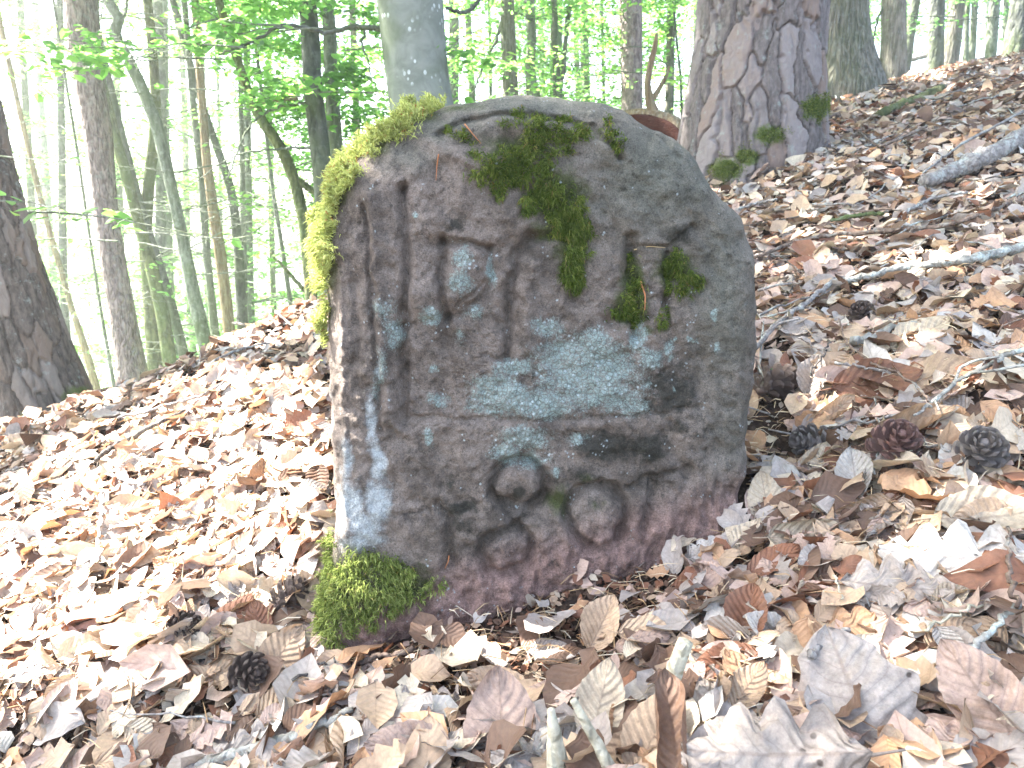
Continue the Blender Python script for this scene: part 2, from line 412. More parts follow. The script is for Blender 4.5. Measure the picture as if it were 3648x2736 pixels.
    lich = blobs([(1535,1115,45,45,1.0),(1650,925,45,40,.9),(1640,1010,55,70,.8),(1745,960,22,60,.9),(1480,770,16,16,1),(1700,1120,50,40,.7),(1640,1200,30,50,.6),
                  (2090,1310,240,120,1.0),(1900,1430,260,70,.9),(1780,1400,140,60,.95),(1950,1160,80,50,.8),(1990,1240,90,60,.85),(2110,1240,170,90,.8),(2150,1310,140,110,1.0),(2130,1400,190,80,.9),(1830,1310,90,45,1.0),(1760,1370,110,60,.9),(1720,1450,130,50,.7),
                  (1560,1420,60,40,.75),(1950,1450,200,50,.85),(2250,1440,90,60,.7),(1880,1560,150,60,.8),(1800,1620,70,60,.95),(1900,1640,90,40,.8),(1980,1690,30,30,.7),(2060,1560,80,40,.5),
                  (2265,1210,40,80,1.0),(2320,1270,60,50,.85),(2380,1230,30,30,.8),(2300,1370,50,40,.6),(1370,1100,70,60,.75),(1400,1190,50,80,.8),(1345,1330,30,120,.75),
                  (1550,1310,25,18,.9),(1535,1560,22,50,.9),(2557,1130,13,32,1.1),(2547,1245,14,28,1.2),(2470,1210,14,12,1),(2395,1265,13,15,1),(2405,1210,12,10,1),(2050,1560,26,26,.9),(2390,1390,14,9,1)])
    lgt = blobs([(1325,1500,26,140,.95),(1345,1640,30,110,1.0),(1235,1640,28,120,.8),(1250,1790,65,90,1.05),(1350,1790,55,90,1.05),(1300,1880,75,80,1.05),(1270,1930,60,50,1.0),(1175,1500,18,140,.7),(1335,1330,14,90,.6),(1215,1830,30,110,.8),(1340,1920,50,40,.9)])
    dark = blobs([(1640,1805,70,26,1.1),(1600,1720,60,50,.6),(1750,1800,80,60,.5),(1855,1750,26,22,1.3),(2150,1590,150,70,.9),(2300,1590,90,60,1.0),(2290,1440,130,90,.6),(2400,1400,120,130,.8),(2430,1520,120,70,.6),
                  (1990,1700,40,60,.5),(1640,1870,90,60,.55),(1620,800,45,40,.8),(1510,770,80,60,.3),(1700,1980,90,60,.4),(1500,1590,80,60,.4),(2080,1690,90,60,.6),(1965,2000,50,40,.5),(2320,1700,120,90,.5),
                  (1860,1830,120,30,.4),(2050,640,120,90,.25),(2200,640,140,120,.35),(2450,700,130,130,.4),(2560,900,110,130,.45),(2420,840,90,50,.7)])
    grey = np.maximum(blobs([(2350,620,330,260,1.0),(2580,1000,130,420,.9),(2600,1500,100,250,.5),(1900,380,450,70,.9),(1450,560,120,60,.6),(2150,720,160,120,.7),(1600,450,200,60,.8)]), 0)
    green = blobs([(1980,690,130,120,1.0),(2040,880,90,140,.9),(2250,980,60,130,.9),(2250,1090,80,90,1.0),(2400,960,100,90,.9),(1850,520,230,70,.8),(1780,600,120,60,.8),(2150,470,60,50,.6),(1420,2080,160,120,.9),(1230,2100,140,160,1.0),
                   (1990,1780,60,80,.8),(2130,1790,70,60,.5),(2090,1700,60,30,.6),(1900,1870,60,60,.35),(1140,900,70,380,1.0),(1200,650,70,120,1.0),(1330,500,90,60,1.0),(1480,410,110,35,1.0),(1640,380,120,25,.7),(2300,1180,40,40,.7),(1960,820,90,60,.8),(2060,1000,40,60,.7)])
    pink = sstep(-110, 70, v - (2085 - (u - 1500) * 0.30)) * 1.0
    o = build('boundary_stone', V, [q4, tri], stone_material(), smooth=True, attrs={'lichen': lich, 'pale': lgt, 'stain': dark, 'grey': grey, 'green': green, 'pink': pink})
    tag(o, 'weathered sandstone boundary stone with worn letters over the number 80', 'boundary stone')
    return o, V, q4, u, v
def stone_material():
    g = NG('weathered_sandstone'); o = g.obj()
    a = {k: g.attr(k) for k in ('lichen', 'pale', 'stain', 'grey', 'green', 'pink')}
    n_big = g.noise(o, 14, 5); n_mid = g.noise(o, 55, 6, 0.65); n_fine = g.noise(o, 330, 4, 0.7); n_gr = g.noise(o, 520, 3, 0.75)
    c = g.mix(g.rng(g.math('ADD', g.math('MULTIPLY', n_big, 0.5), g.math('MULTIPLY', n_mid, 0.5)), 0.36, 0.64), (0.098, 0.079, 0.065), (0.232, 0.188, 0.158))
    c = g.mix(g.math('MULTIPLY', a['grey'], 0.85), c, g.mix(n_mid, (0.080, 0.083, 0.064), (0.190, 0.192, 0.158)))
    c = g.mix(a['pink'], c, g.mix(g.rng(n_mid, 0.3, 0.7), (0.165, 0.102, 0.085), (0.32, 0.208, 0.175)))
    st = g.rng(g.math('ADD', a['stain'], g.math('MULTIPLY', g.noise(o, 50, 9, 0.78), 1.7)), 1.12, 1.62)
    c = g.mix(g.math('MULTIPLY', st, 0.85), c, (0.030, 0.030, 0.024))
    mott = g.rng(g.noise(o, 100, 8, 0.78), 0.52, 0.66); c = g.mix(g.math('MULTIPLY', mott, 0.62), c, (0.04, 0.038, 0.03))
    gr = g.rng(g.math('ADD', a['green'], g.math('MULTIPLY', g.noise(o, 75, 5, 0.7), 0.8)), 0.75, 1.25)
    c = g.mix(g.math('MULTIPLY', gr, 0.85), c, g.mix(n_fine, (0.022, 0.035, 0.008), (0.075, 0.095, 0.020)))
    # crustose lichen: irregular patches broken into small plates
    vo = g.voro(o, 150, 'DISTANCE_TO_EDGE'); crack = g.rng(vo.outputs['Distance'], 0.03, 0.12)
    ln = g.math('ADD', g.math('MULTIPLY', a['lichen'], 0.8), g.math('ADD', g.math('MULTIPLY', g.noise(o, 60, 8, 0.8), 1.0), g.math('MULTIPLY', g.noise(o, 260, 4, 0.7), 0.6)))
    lm = g.math('MULTIPLY', g.rng(ln, 1.09, 1.42), g.math('ADD', g.math('MULTIPLY', crack, 0.6), 0.4))
    lc = g.mix(n_fine, (0.19, 0.255, 0.232), (0.37, 0.455, 0.42))
    c = g.mix(g.math('MULTIPLY', lm, 0.82), c, lc)
    pn = g.math('ADD', a['pale'], g.math('MULTIPLY', g.noise(o, 80, 9, 0.8), 1.5))
    c = g.mix(g.math('MULTIPLY', g.rng(pn, 1.05, 1.7), 0.85), c, g.mix(n_fine, (0.30, 0.33, 0.33), (0.58, 0.61, 0.60)))
    # tiny pale flecks
    sv = g.voro(o, 150); fl = g.math('MULTIPLY', g.rng(sv.outputs['Distance'], 0.34, 0.20), g.rng(g.math('ADD', g.noise(o, 42, 3), g.math('MULTIPLY', a['lichen'], 0.16)), 0.60, 0.70))
    c = g.mix(g.math('MULTIPLY', fl, 0.8), c, (0.42, 0.47, 0.47))
    c = g.mix(1.0, c, g.ramp(n_gr, [(0.3, (0.55, 0.55, 0.55)), (0.7, (1.42, 1.42, 1.42))]), 'MULTIPLY')
    h = g.math('ADD', g.math('MULTIPLY', n_fine, 1.1), g.math('MULTIPLY', g.noise(o, 140, 6, 0.75), 1.3))
    h = g.math('ADD', h, g.math('MULTIPLY', lm, 0.25))
    return g.done(g.principled(c, 0.92, g.bump(h, 0.0044), 0.12))
stone_o, SV, SQ, SU, SVV = stone()

# ------------------------------------------------------------------ moss cushions on the stone
def moss_material(name, stops):
    g = NG(name); t = g.attr('tint'); c = g.ramp(t, stops)
    d = g.principled(c, 0.9, None, 0.1); tr = g.n('BsdfTranslucent', None); g.set(tr.inputs[0], c)
    mx = g.n('MixShader'); mx.inputs[0].default_value = 0.35; g.t.links.new(d, mx.inputs[1]); g.t.links.new(tr.outputs[0], mx.inputs[2])
    return g.done(mx.outputs[0])
M_mossY = moss_material('yellow_moss', [(0, (0.19, 0.21, 0.045)), (0.5, (0.38, 0.42, 0.125)), (0.85, (0.50, 0.53, 0.20)), (1, (0.30, 0.15, 0.05))])
M_mossG = moss_material('green_moss', [(0, (0.035, 0.055, 0.010)), (0.5, (0.10, 0.14, 0.024)), (0.85, (0.23, 0.265, 0.055)), (1, (0.20, 0.14, 0.05))])
M_mossL = moss_material('light_green_moss', [(0, (0.05, 0.075, 0.015)), (0.5, (0.18, 0.22, 0.05)), (0.9, (0.34, 0.38, 0.12)), (1, (0.2, 0.16, 0.05))])
fc = SV[SQ].mean(1); fn = np.cross(SV[SQ[:, 1]] - SV[SQ[:, 0]], SV[SQ[:, 3]] - SV[SQ[:, 0]]); farea = np.linalg.norm(fn, axis=1); fn /= farea[:, None] + 1e-12
if (fn[:, 1] < 0).sum() < (fn[:, 1] > 0).sum(): pass
cen = SV.mean(0)
flip = np.sum(fn * (fc - cen), 1) < 0
if flip.mean() > 0.5: fn = -fn
fu, fv, _ = proj(fc)
def blade_strands(pos, nrm, length, droop, spread, width, seed):
    r = np.random.default_rng(seed); n = len(pos)
    d0 = nrm + r.normal(0, spread, (n, 3)); d0 /= np.linalg.norm(d0, axis=1)[:, None]
    d1 = d0 * 0.6 + np.array([0, 0, -1]) * droop + r.normal(0, spread * 0.6, (n, 3)); d1 /= np.linalg.norm(d1, axis=1)[:, None]
    s = np.cross(d0, r.normal(0, 1, (n, 3))); s /= np.linalg.norm(s, axis=1)[:, None] + 1e-9; s *= (width * r.uniform(0.6, 1.4, n))[:, None]
    L = length * r.uniform(0.5, 1.4, n)
    p1 = pos + d0 * (L * 0.5)[:, None]; p2 = p1 + d1 * (L * 0.6)[:, None]
    V = np.stack([pos - s, pos + s, p1 + s * 0.9, p1 - s * 0.9, p2], 1).reshape(-1, 3)
    b = np.arange(n)[:, None] * 5
    return V, b + np.array([[0, 1, 2, 3]]), b + np.array([[3, 2, 4]])
# moss thins out at its margins: short strands there, long ones in the middle
def moss(blobs, n, mat, length, droop, spread, width, label, seed, sidefac=1.0, push=0.0):
    r = np.random.default_rng(seed); m = np.zeros(len(fc))
    nzb = 14
    wu = fu + nzb * fbm(fc, 45, 2, seed); wv = fv + nzb * fbm(fc, 45, 2, seed + 3)
    for a, b, ra, rb, *k in blobs: m = np.maximum(m, (k[0] if k else 1) * np.exp(-(((wu - a) / ra) ** 2 + ((wv - b) / rb) ** 2)))
    m = (m > 0.22) * sstep(0.25, 1.0, m + 0.36 * fbm(fc, 55, 3, seed + 5) + 0.28 * fbm(fc, 150, 2, seed + 6)) ** 1.3 * farea
    m *= (fn[:, 1] < 0.55) * (fc[:, 1] < 1.32)
    idx = r.choice(len(fc), n, p=m / m.sum()); pos = fc[idx] + r.normal(0, 0.0015, (n, 3)); nn = fn[idx]
    cl = fbm(pos, 70, 2, seed + 8)
    pos = pos + nn * (push * (0.4 + 0.8 * np.clip(cl + 0.4, 0, 1.3)))[:, None] * r.uniform(0.2, 1, n)[:, None]
    V, q, t = blade_strands(pos, nn, length, droop, spread, width, seed + 1)
    tint = np.clip(0.42 + 0.22 * cl + r.normal(0, 0.2, n), 0, 0.97); tint[r.random(n) < 0.02] = 1.0
    o = build('moss_cushion', V, [q, t], mat, None, True, {'tint': np.repeat(tint, 5)})
    tag(o, label, 'moss', 'moss growing on the stone'); return o
moss([(1540,398,60,30,.7),(1450,425,70,50),(1370,470,70,55),(1300,520,70,65),(1235,590,65,80),(1190,670,60,90),(1160,760,50,100),(1140,870,50,110),(1135,980,45,100),(1140,1100,30,110,.9),(1150,1230,18,80,.7)],
     42000, M_mossY, 0.0095, 0.8, 0.42, 0.0007, 'thick yellow green moss cushion draped over the left shoulder of the stone', 101, 1, 0.020)
moss([(1650,490,60,26,.9),(1600,478,40,14,.7),(2000,440,50,18,.7),(1960,540,90,30,.9),(1700,620,40,60,.6),(1800,440,50,18,.6),(1850,420,26,30,.8),(1940,470,70,55),(2010,495,70,28),(1880,560,110,50),(1760,600,70,45),(1820,620,80,50),(1720,560,50,30,.8),(1780,670,40,60,.8),(2080,480,30,20,.8)],
     8000, M_mossG, 0.009, 0.6, 0.6, 0.0006, 'green moss patch filling the hollow just under the top edge of the stone', 103, 1, 0.004)
moss([(1930,600,45,45,.9),(1950,690,80,60),(1900,720,60,45),(2010,760,80,60),(2060,830,55,70),(2050,910,50,60),(2040,985,34,45),(1990,800,50,40),(2110,820,25,40,.7)],
     9000, M_mossG, 0.011, 0.9, 0.45, 0.0006, 'dark green moss trail hanging down the middle of the stone face', 105, 1, 0.005)
moss([(2245,940,28,60,.7),(2270,1010,30,50,.8),(2240,1060,45,45),(2200,1110,50,35,.9),(2270,1120,35,55),(2350,1130,25,45,.8),(2400,940,40,50,.9),(2460,990,45,45,.8),(2430,1030,50,30,.8),(2380,1010,30,40,.7)],
     5000, M_mossG, 0.008, 0.7, 0.45, 0.0006, 'small dark moss tufts around the worn letter at right of the stone face', 107, 1, 0.004)
moss([(2165,440,14,24),(2190,480,18,26),(2205,520,16,22)], 700, M_mossG, 0.009, 0.6, 0.4, 0.0009, 'tiny moss tuft in the crack near the top right of the stone', 109, 1, 0.003)
moss([(1290,2010,90,55),(1370,2020,70,60),(1430,2060,50,60),(1250,2080,110,90),(1340,2110,90,80),(1200,2170,90,90),(1290,2180,60,60),(1165,2230,70,80),(1150,2060,40,90),(1165,1960,34,120),(1160,1830,24,90,1.0),(1158,1760,16,50,.8),(1500,2110,40,40,.7),(1560,2080,35,26,.8)],
     25000, M_mossL, 0.0092, 0.9, 0.45, 0.0007, 'bright green moss cushion at the lower left foot of the stone', 111, 1, 0.017)

# ------------------------------------------------------------------ bark materials
def bark(name, dark, light, sc=(30, 30, 9), lichen=0.0, green=0.0, spots=0.0, bumpd=0.01, warm=None):
    g = NG(name); o = g.obj(); mv = g.mapv(o, sc)
    n1 = g.noise(mv, 1.0, 7, 0.65, 0.6); n2 = g.noise(o, 6, 4); vo = g.voro(g.mapv(o, (sc[0] * .9, sc[1] * .9, sc[2] * .8)), 1.0, 'DISTANCE_TO_EDGE')
    c = g.mix(g.rng(n1, 0.32, 0.68), dark, light)
    if warm: c = g.mix(g.rng(n2, 0.45, 0.65), c, g.mix(n1, warm, light))
    if green: c = g.mix(g.math('MULTIPLY', g.rng(g.noise(o, 3.1, 4), 0.42, 0.62), green), c, (0.075, 0.10, 0.035))
    if spots:
        sv = g.voro(g.mapv(o, (34, 34, 24)), 1.0); f = g.math('MULTIPLY', g.rng(sv.outputs['Distance'], 0.33, 0.24), g.rng(g.noise(o, 5.5, 3), 0.5, 0.62))
        c = g.mix(g.math('MULTIPLY', f, spots), c, (0.55, 0.58, 0.56))
        c = g.mix(g.rng(g.noise(g.mapv(o, (7, 7, 60)), 1.0, 4, 0.6), 0.66, 0.74, 0, 0.35), c, (0.10, 0.10, 0.085))
    if lichen: c = g.mix(g.math('MULTIPLY', g.rng(g.noise(o, 28, 5, 0.7), 0.52, 0.62), lichen), c, (0.40, 0.44, 0.40))
    h = g.math('ADD', n1, g.math('MULTIPLY', g.rng(vo.outputs['Distance'], 0.0, 0.25), 0.8 if not spots else 0.1))
    return g.done(g.principled(c, 0.9, g.bump(h, bumpd), 0.12))
B_pine = bark('flaky_pine_bark', (0.125, 0.098, 0.090), (0.34, 0.270, 0.250), (42, 42, 16), 0.2, 0, 0, 0.012)
B_rough = bark('rough_dark_bark', (0.040, 0.036, 0.030), (0.16, 0.135, 0.108), (30, 30, 9), 0.15, 0.25, 0, 0.02)
B_beech = bark('smooth_grey_beech_bark', (0.15, 0.165, 0.14), (0.235, 0.25, 0.22), (9, 9, 9), 0, 0.45, 0.9, 0.003)
B_oak = bark('ridged_oak_bark', (0.085, 0.080, 0.062), (0.24, 0.215, 0.175), (46, 46, 6), 0.15, 0.35, 0, 0.015)
B_dark = bark('dark_beech_bark', (0.045, 0.048, 0.040), (0.13, 0.135, 0.115), (18, 18, 8), 0.1, 0.5, 0, 0.008)
B_grey = bark('grey_green_bark', (0.08, 0.088, 0.068), (0.19, 0.20, 0.165), (22, 22, 7), 0.2, 0.5, 0, 0.008)
B_mossy = bark('mossy_bark', (0.05, 0.055, 0.025), (0.15, 0.155, 0.07), (20, 20, 8), 0.1, 0.8, 0, 0.01)
B_dead = bark('dead_wood', (0.16, 0.10, 0.06), (0.33, 0.25, 0.16), (50, 50, 7), 0.15, 0.2, 0, 0.008)

def leaf_green(name, stops, trans=0.5):
    g = NG(name); c = g.ramp(g.attr('tint'), stops)
    d = g.principled(c, 0.5, None, 0.3); tr = g.n('BsdfTranslucent')
    g.set(tr.inputs[0], g.mix(1.0, c, (1.55, 1.65, 1.25), 'MULTIPLY'))
    mx = g.n('MixShader'); mx.inputs[0].default_value = trans; g.t.links.new(d, mx.inputs[1]); g.t.links.new(tr.outputs[0], mx.inputs[2])
    return g.done(mx.outputs[0])
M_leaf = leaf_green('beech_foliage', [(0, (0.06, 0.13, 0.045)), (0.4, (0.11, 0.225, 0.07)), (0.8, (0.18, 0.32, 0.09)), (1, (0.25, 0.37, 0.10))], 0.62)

# ------------------------------------------------------------------ trees
LT4 = np.array([[0, -0.5, 0], [-0.30, -0.22, .06], [-0.27, 0.18, .06], [0, 0.5, -.03], [0.27, 0.18, .06], [0.30, -0.22, .06]])
LF4 = np.array([[0, 3, 2], [0, 2, 1], [0, 5, 4], [0, 4, 3]])
LT2 = np.array([[0, -0.5, 0], [-0.31, 0, .05], [0, 0.5, 0], [0.31, 0, .05]]); LF2 = np.array([[0, 2, 1], [0, 3, 2]])
TREES = []      # dict(empty, axis, rad, leaves[], branches MB)
def trunk_axis(pts, Y, ztop, Y2=None):
    P3 = []; r = []
    for k, (u, v, w) in enumerate(pts):
        yk = Y if Y2 is None else Y + (Y2 - Y) * k / (len(pts) - 1)
        p, t = px(u, v, yk); P3.append(p); r.append(w / 2 / FPX * t)
    d = P3[0] - P3[min(1, len(P3) - 1)]; d /= np.linalg.norm(d); up = []
    p = P3[0].copy(); rr = r[0]; ru = []
    while p[2] < ztop:
        d = d * 0.85 + np.array([rng.normal(0, .05), rng.normal(0, .05), 1]) * 0.15; d /= np.linalg.norm(d)
        p = p + d * 0.5; rr *= 0.965; up.append(p.copy()); ru.append(rr)
    d = P3[-1] - P3[-2]; d /= np.linalg.norm(d); d[2] = min(d[2], -0.5); p = P3[-1].copy(); rr = r[-1]; dn = []; rd = []
    for _ in range(200):
        if p[2] < G(p[0], p[1])[0] - 0.12: break
        p = p + d * 0.15; dn.append(p.copy()); rd.append(rr); d = d * 0.9 + np.array([0, 0, -1]) * 0.1
    A = np.array(up[::-1] + P3 + dn); R_ = np.array(ru[::-1] + r + rd)
    return A[::-1], R_[::-1]
def tree(name, pts, Y, mat, label, ns=14, rough=0.05, ztop=8.0, flare=0.35, group=None, nseg=70, fn=None, crown=None, Y2=None):
    A, R_ = trunk_axis(pts, Y, ztop, Y2); AR = resample(np.c_[A, R_], nseg)
    A = AR[:, :3]; R_ = AR[:, 3].copy()
    gz = G(A[0, 0], A[0, 1])[0]; hgt = A[:, 2] - gz - 0.05
    R_ *= 1 + flare * np.exp(-np.maximum(hgt, 0) / (0.10 + R_.max() * 0.6))
    wob = None
    a = np.linspace(0, 2 * math.pi, ns, endpoint=False)
    q = np.stack([np.cos(a)[None] * 1.4 + 0 * hgt[:, None], np.sin(a)[None] * 1.4 + 0 * hgt[:, None], hgt[:, None] * 2.2 + 0 * a[None]], -1).reshape(-1, 3)
    wob = 1 + rough * fbm(q, 2.0, 3, len(TREES)).reshape(len(A), ns)
    wob = wob + (0.12 * np.cos(a * 5 + len(TREES))[None] * np.exp(-np.maximum(hgt, 0) / 0.15)[:, None] if flare > 0.2 else 0)
    V, qd, tr = tube(A, R_, ns, True, wob)
    e = empty(name, (A[0, 0], A[0, 1], gz), label, 'tree', group)
    if mat is not None: build('trunk', V, [qd, tr], mat, e, True)
    T = dict(e=e, A=A, R=R_, leaves=[], mb=MB(), crown=crown, mat=mat, small=Y > 6.4, far=Y > 9); TREES.append(T); return T
def add_leaves(T, pos, nrm, d, size, tint, to='leaves'):
    k = sun_ok(pos); T.setdefault(to, []).append((pos[k], nrm[k], d[k], size[k], tint[k]))
def spray(T, p0, az, L, nl, size, el=0.1, flat=0.35, dens_start=0.12, wid=0.26, tintc=0.5, seed=None, stem=True, rad=None):
    r = rng
    d = np.array([math.sin(az) * math.cos(el), math.cos(az) * math.cos(el), math.sin(el)])
    sd = np.array([math.cos(az), -math.sin(az), 0.0])
    s = r.uniform(dens_start, 1.0, nl) ** 0.8; w = wid * L * np.sin(np.clip(s * 0.9 + 0.1, 0, 1) * math.pi) ** 0.7
    # leaves sit on a handful of side twigs
    tw = r.uniform(-1, 1, nl); kk = np.round(s * 9) / 9; s = kk + 0.35 * np.abs(tw) * 0.3 + r.normal(0, 0.018, nl)
    pos = p0 + d * (s * L)[:, None] + sd * (tw * w)[:, None] + np.array([0, 0, -1]) * (0.16 * L * s ** 2 + 0.05 * L * tw ** 2)[:, None] + r.normal(0, 0.02, (nl, 3)) * [1, 1, 1.6]
    nrm = np.array([0, 0, 1.0]) + r.normal(0, flat, (nl, 3)); dr = d + sd * (np.sign(tw) * 0.9)[:, None] + r.normal(0, 0.3, (nl, 3)) + np.array([0, 0, -0.25])
    add_leaves(T, pos, nrm, dr, size * r.uniform(0.6, 1.25, nl), np.clip(tintc + r.normal(0, 0.22, nl), 0, 1))
    if stem:
        tt = np.linspace(0, 1, 7); c = p0 + d * (tt * L)[:, None] + np.array([0, 0, -1]) * (0.16 * L * tt ** 2)[:, None] + r.normal(0, 0.035 * L, (7, 3)) * np.minimum(tt, .5)[:, None]
        r0 = rad or (0.003 + 0.0026 * L)
        T['mb'].add(*tube(c, r0 * (1 - 0.85 * tt), 5, False)[:2])
        for k in (() if T['far'] else (2, 5, 7)):
            b = p0 + d * (k / 9 * L) + np.array([0, 0, -1]) * 0.16 * L * (k / 9) ** 2; ww = wid * L * math.sin((k / 9 * .9 + .1) * math.pi) ** .7
            for sg in (-1, 1):
                e2 = b + sd * sg * ww + d * 0.1 * L + np.array([0, 0, -0.05 * L])
                T['mb'].add(*tube(np.stack([b, (b + e2) / 2 + r.normal(0, .01, 3), e2]), [r0 * .35, r0 * .25, r0 * .1], 3, False)[:2])
def crown(T, nb, zlo, zhi, L, nl, size, tintc=0.5, azc=None, azw=math.pi):
    A = T['A']
    for _ in range(nb):
        z = rng.uniform(zlo, zhi); i = np.argmin(np.abs(A[:, 2] - z)); 
        az = rng.uniform(-math.pi, math.pi) if azc is None else azc + rng.uniform(-azw, azw)
        spray(T, A[i] + [0, 0, 0], az, L * rng.uniform(0.55, 1.25), int(nl * rng.uniform(0.6, 1.3)), size, rng.uniform(-0.1, 0.45), tintc=tintc + rng.normal(0, .12))

# left side, from the photograph's edge inwards
T1 = tree('pine_tree', [(-135,420,250),(-60,760,268),(30,1050,280),(120,1330,292),(190,1500,310)], 2.75, None, 'rough dark pine trunk leaning at the far left edge of the picture', 14, 0.03, 7.5, 0.10, nseg=60)
T2 = tree('pine_tree', [(289,0,114),(300,180,106),(325,330,98),(351,482,94),(367,650,84),(384,814,80),(416,1000,84),(450,1200,90),(485,1395,108)], 4.6, B_pine, 'straight pinkish pine trunk rising at left behind the leaf bank', 22, 0.03, 9.0, 0.1, nseg=150)
T3 = tree('beech_tree', [(385,0,34),(425,70,38),(400,130,44),(445,190,40),(505,310,40),(560,450,44),(600,620,40),(640,800,40),(690,1050,46),(735,1240,52),(760,1330,54)], 6.2, B_grey, 'crooked dark beech trunk with a kink near the top, right of the pinkish pine', 14, 0.07, 8.0, 0.2, nseg=110)
T4 = tree('beech_tree', [(525,0,30),(545,200,32),(557,380,32),(545,530,40),(530,650,40),(515,850,44),(530,1000,46),(545,1200,52),(560,1370,56)], 7.0, B_mossy, 'pale green mossy trunk crossing behind the crooked beech', 12, 0.06, 8.0, 0.2)
T5 = tree('beech_tree', [(860,260,30),(885,330,34),(930,430,38),(1000,520,40),(1050,640,42),(1085,800,42),(1105,1000,44),(1115,1150,46)], 6.0, B_mossy, 'leaning mossy trunk bending down towards the mossy side of the stone', 12, 0.07, 6.0, 0.1)
T6 = tree('beech_tree', [(1095,0,62),(1108,150,66),(1112,300,66),(1130,450,68),(1148,600,70),(1160,740,74)], 5.2, B_dark, 'dark stout trunk with a black scar, left one of the pair above the moss', 18, 0.05, 8.0, 0.1)
T7 = tree('beech_tree', [(1168,0,44),(1175,150,48),(1180,300,48),(1190,450,52),(1200,580,56),(1210,720,58)], 5.6, B_grey, 'grey trunk with a pale round mark, right one of the pair above the moss', 16, 0.04, 8.0, 0.1)
T8 = tree('beech_tree', [(672,180,22),(690,400,24),(715,600,26),(735,900,28),(765,1180,30)], 7.6, B_grey, 'slender upright trunk just right of the crooked beech foot', 10, 0.06, 7, 0.1)
T9 = tree('beech_tree', [(715,300,28),(735,560,32),(760,750,36),(785,900,40),(812,1130,42)], 7.2, B_dead, 'brown trunk standing fourth right of the pinkish pine', 12, 0.06, 7, 0.1)
T10 = tree('beech_tree', [(850,0,18),(856,300,18),(862,560,20),(866,800,22),(872,1120,24)], 8.4, B_grey, 'thin straight sapling stem in front of the brightest gap at left', 8, 0.05, 7, 0.1)
T11 = tree('beech_tree', [(770,520,26),(800,600,30),(830,700,32),(850,900,34),(862,1130,36)], 7.8, B_dark, 'dark leaning trunk beside the thin straight sapling', 10, 0.06, 6, 0.1)
T12 = tree('beech_tree', [(955,540,14),(975,700,15),(1005,880,16),(1040,1110,18)], 8.2, B_grey, 'thin green stem leaning right close to the left edge of the stone', 8, 0.06, 5, 0.1)
T13 = tree('beech_tree', [(420,520,36),(455,640,38),(490,780,40),(540,950,44),(580,1120,46),(605,1290,48)], 6.6, B_mossy, 'leafy dark trunk leaning right behind the pinkish pine', 12, 0.07, 6, 0.1)
T14 = tree('beech_tree', [(540,860,28),(570,950,30),(600,1050,32),(635,1180,34),(665,1300,36)], 6.9, B_dark, 'short dark trunk leaning right at the foot of the crooked beech', 10, 0.07, 5, 0.1)
T15 = tree('pine_tree', [(1264,250,24),(1268,380,25),(1272,500,26)], 9.5, B_pine, 'small distant reddish trunk between the dark pair and the big grey beech', 10, 0.04, 8, 0.1)
T16 = tree('beech_tree', [(250,1080,20),(280,1170,24),(310,1260,26),(345,1390,28)], 7.5, B_dead, 'short brown stem in the gap between the two pines at left', 8, 0.06, 4, 0.1)
T17 = tree('beech_tree', [(355,1080,10),(372,1180,11),(392,1290,12),(410,1400,13)], 7.0, B_dark, 'very thin dark sapling in the gap between the two pines at left', 6, 0.05, 4, 0.1)
# middle
TB = tree('beech_tree', [(1461,0,237),(1474,150,229),(1487,289,222),(1503,370,224),(1515,480,236)], 4.3, B_beech, 'big smooth grey beech trunk with white lichen dots behind the stone', 40, 0.012, 9.0, 0.2, nseg=120)
T18 = tree('oak_tree', [(1807,0,50),(1810,120,53),(1817,290,55),(1822,400,57)], 8.0, B_oak, 'grey fissured trunk directly above the top of the stone', 16, 0.05, 8, 0.1)
T19 = tree('beech_tree', [(1886,0,36),(1890,80,34),(1895,150,34),(1885,230,36),(1893,300,40),(1898,330,46)], 9.0, B_grey, 'crooked grey green sapling trunk on the dark mound above the stone', 12, 0.08, 8, 0.5)
T20 = tree('beech_tree', [(1972,0,22),(1978,70,22),(1972,140,24),(1982,220,24),(1984,300,28),(1990,335,34)], 9.0, B_dark, 'bent dark sapling with a fork on the mound above the stone', 10, 0.08, 8, 0.5)
T21 = tree('pine_tree', [(2246,0,84),(2248,150,80),(2250,300,76),(2252,420,76)], 7.4, B_pine, 'reddish brown pine trunk between the saplings and the big scaly pine', 18, 0.03, 9, 0.1)
T22 = tree('oak_tree', [(2392,0,30),(2388,200,31),(2386,330,32),(2382,430,34)], 8.6, B_oak, 'pale narrow trunk just left of the big scaly pine', 12, 0.04, 8, 0.1)
T23 = tree('beech_tree', [(1668,60,24),(1672,180,25),(1680,300,26),(1684,400,26)], 12.0, B_grey, 'faint distant trunk right of the big grey beech', 10, 0.04, 7, 0.05)
T24 = tree('beech_tree', [(1742,0,12),(1746,150,12),(1748,340,13)], 11.0, B_grey, 'thin pole between the grey beech and the fissured trunk', 8, 0.05, 7, 0.05)
T25 = tree('beech_tree', [(2083,100,26),(2088,250,28),(2090,400,30)], 12.0, B_grey, 'distant trunk midway between the dark sapling and the reddish pine', 10, 0.05, 7, 0.05)
T26 = tree('beech_tree', [(2145,60,10),(2148,200,11),(2152,400,12)], 11.5, B_grey, 'thin pole left of the reddish pine', 8, 0.05, 7, 0.05)
T27 = tree('beech_tree', [(2412,160,8),(2424,260,9),(2430,430,10)], 8.2, B_dark, 'thin twiggy sapling against the left edge of the big scaly pine', 6, 0.08, 4, 0.05)
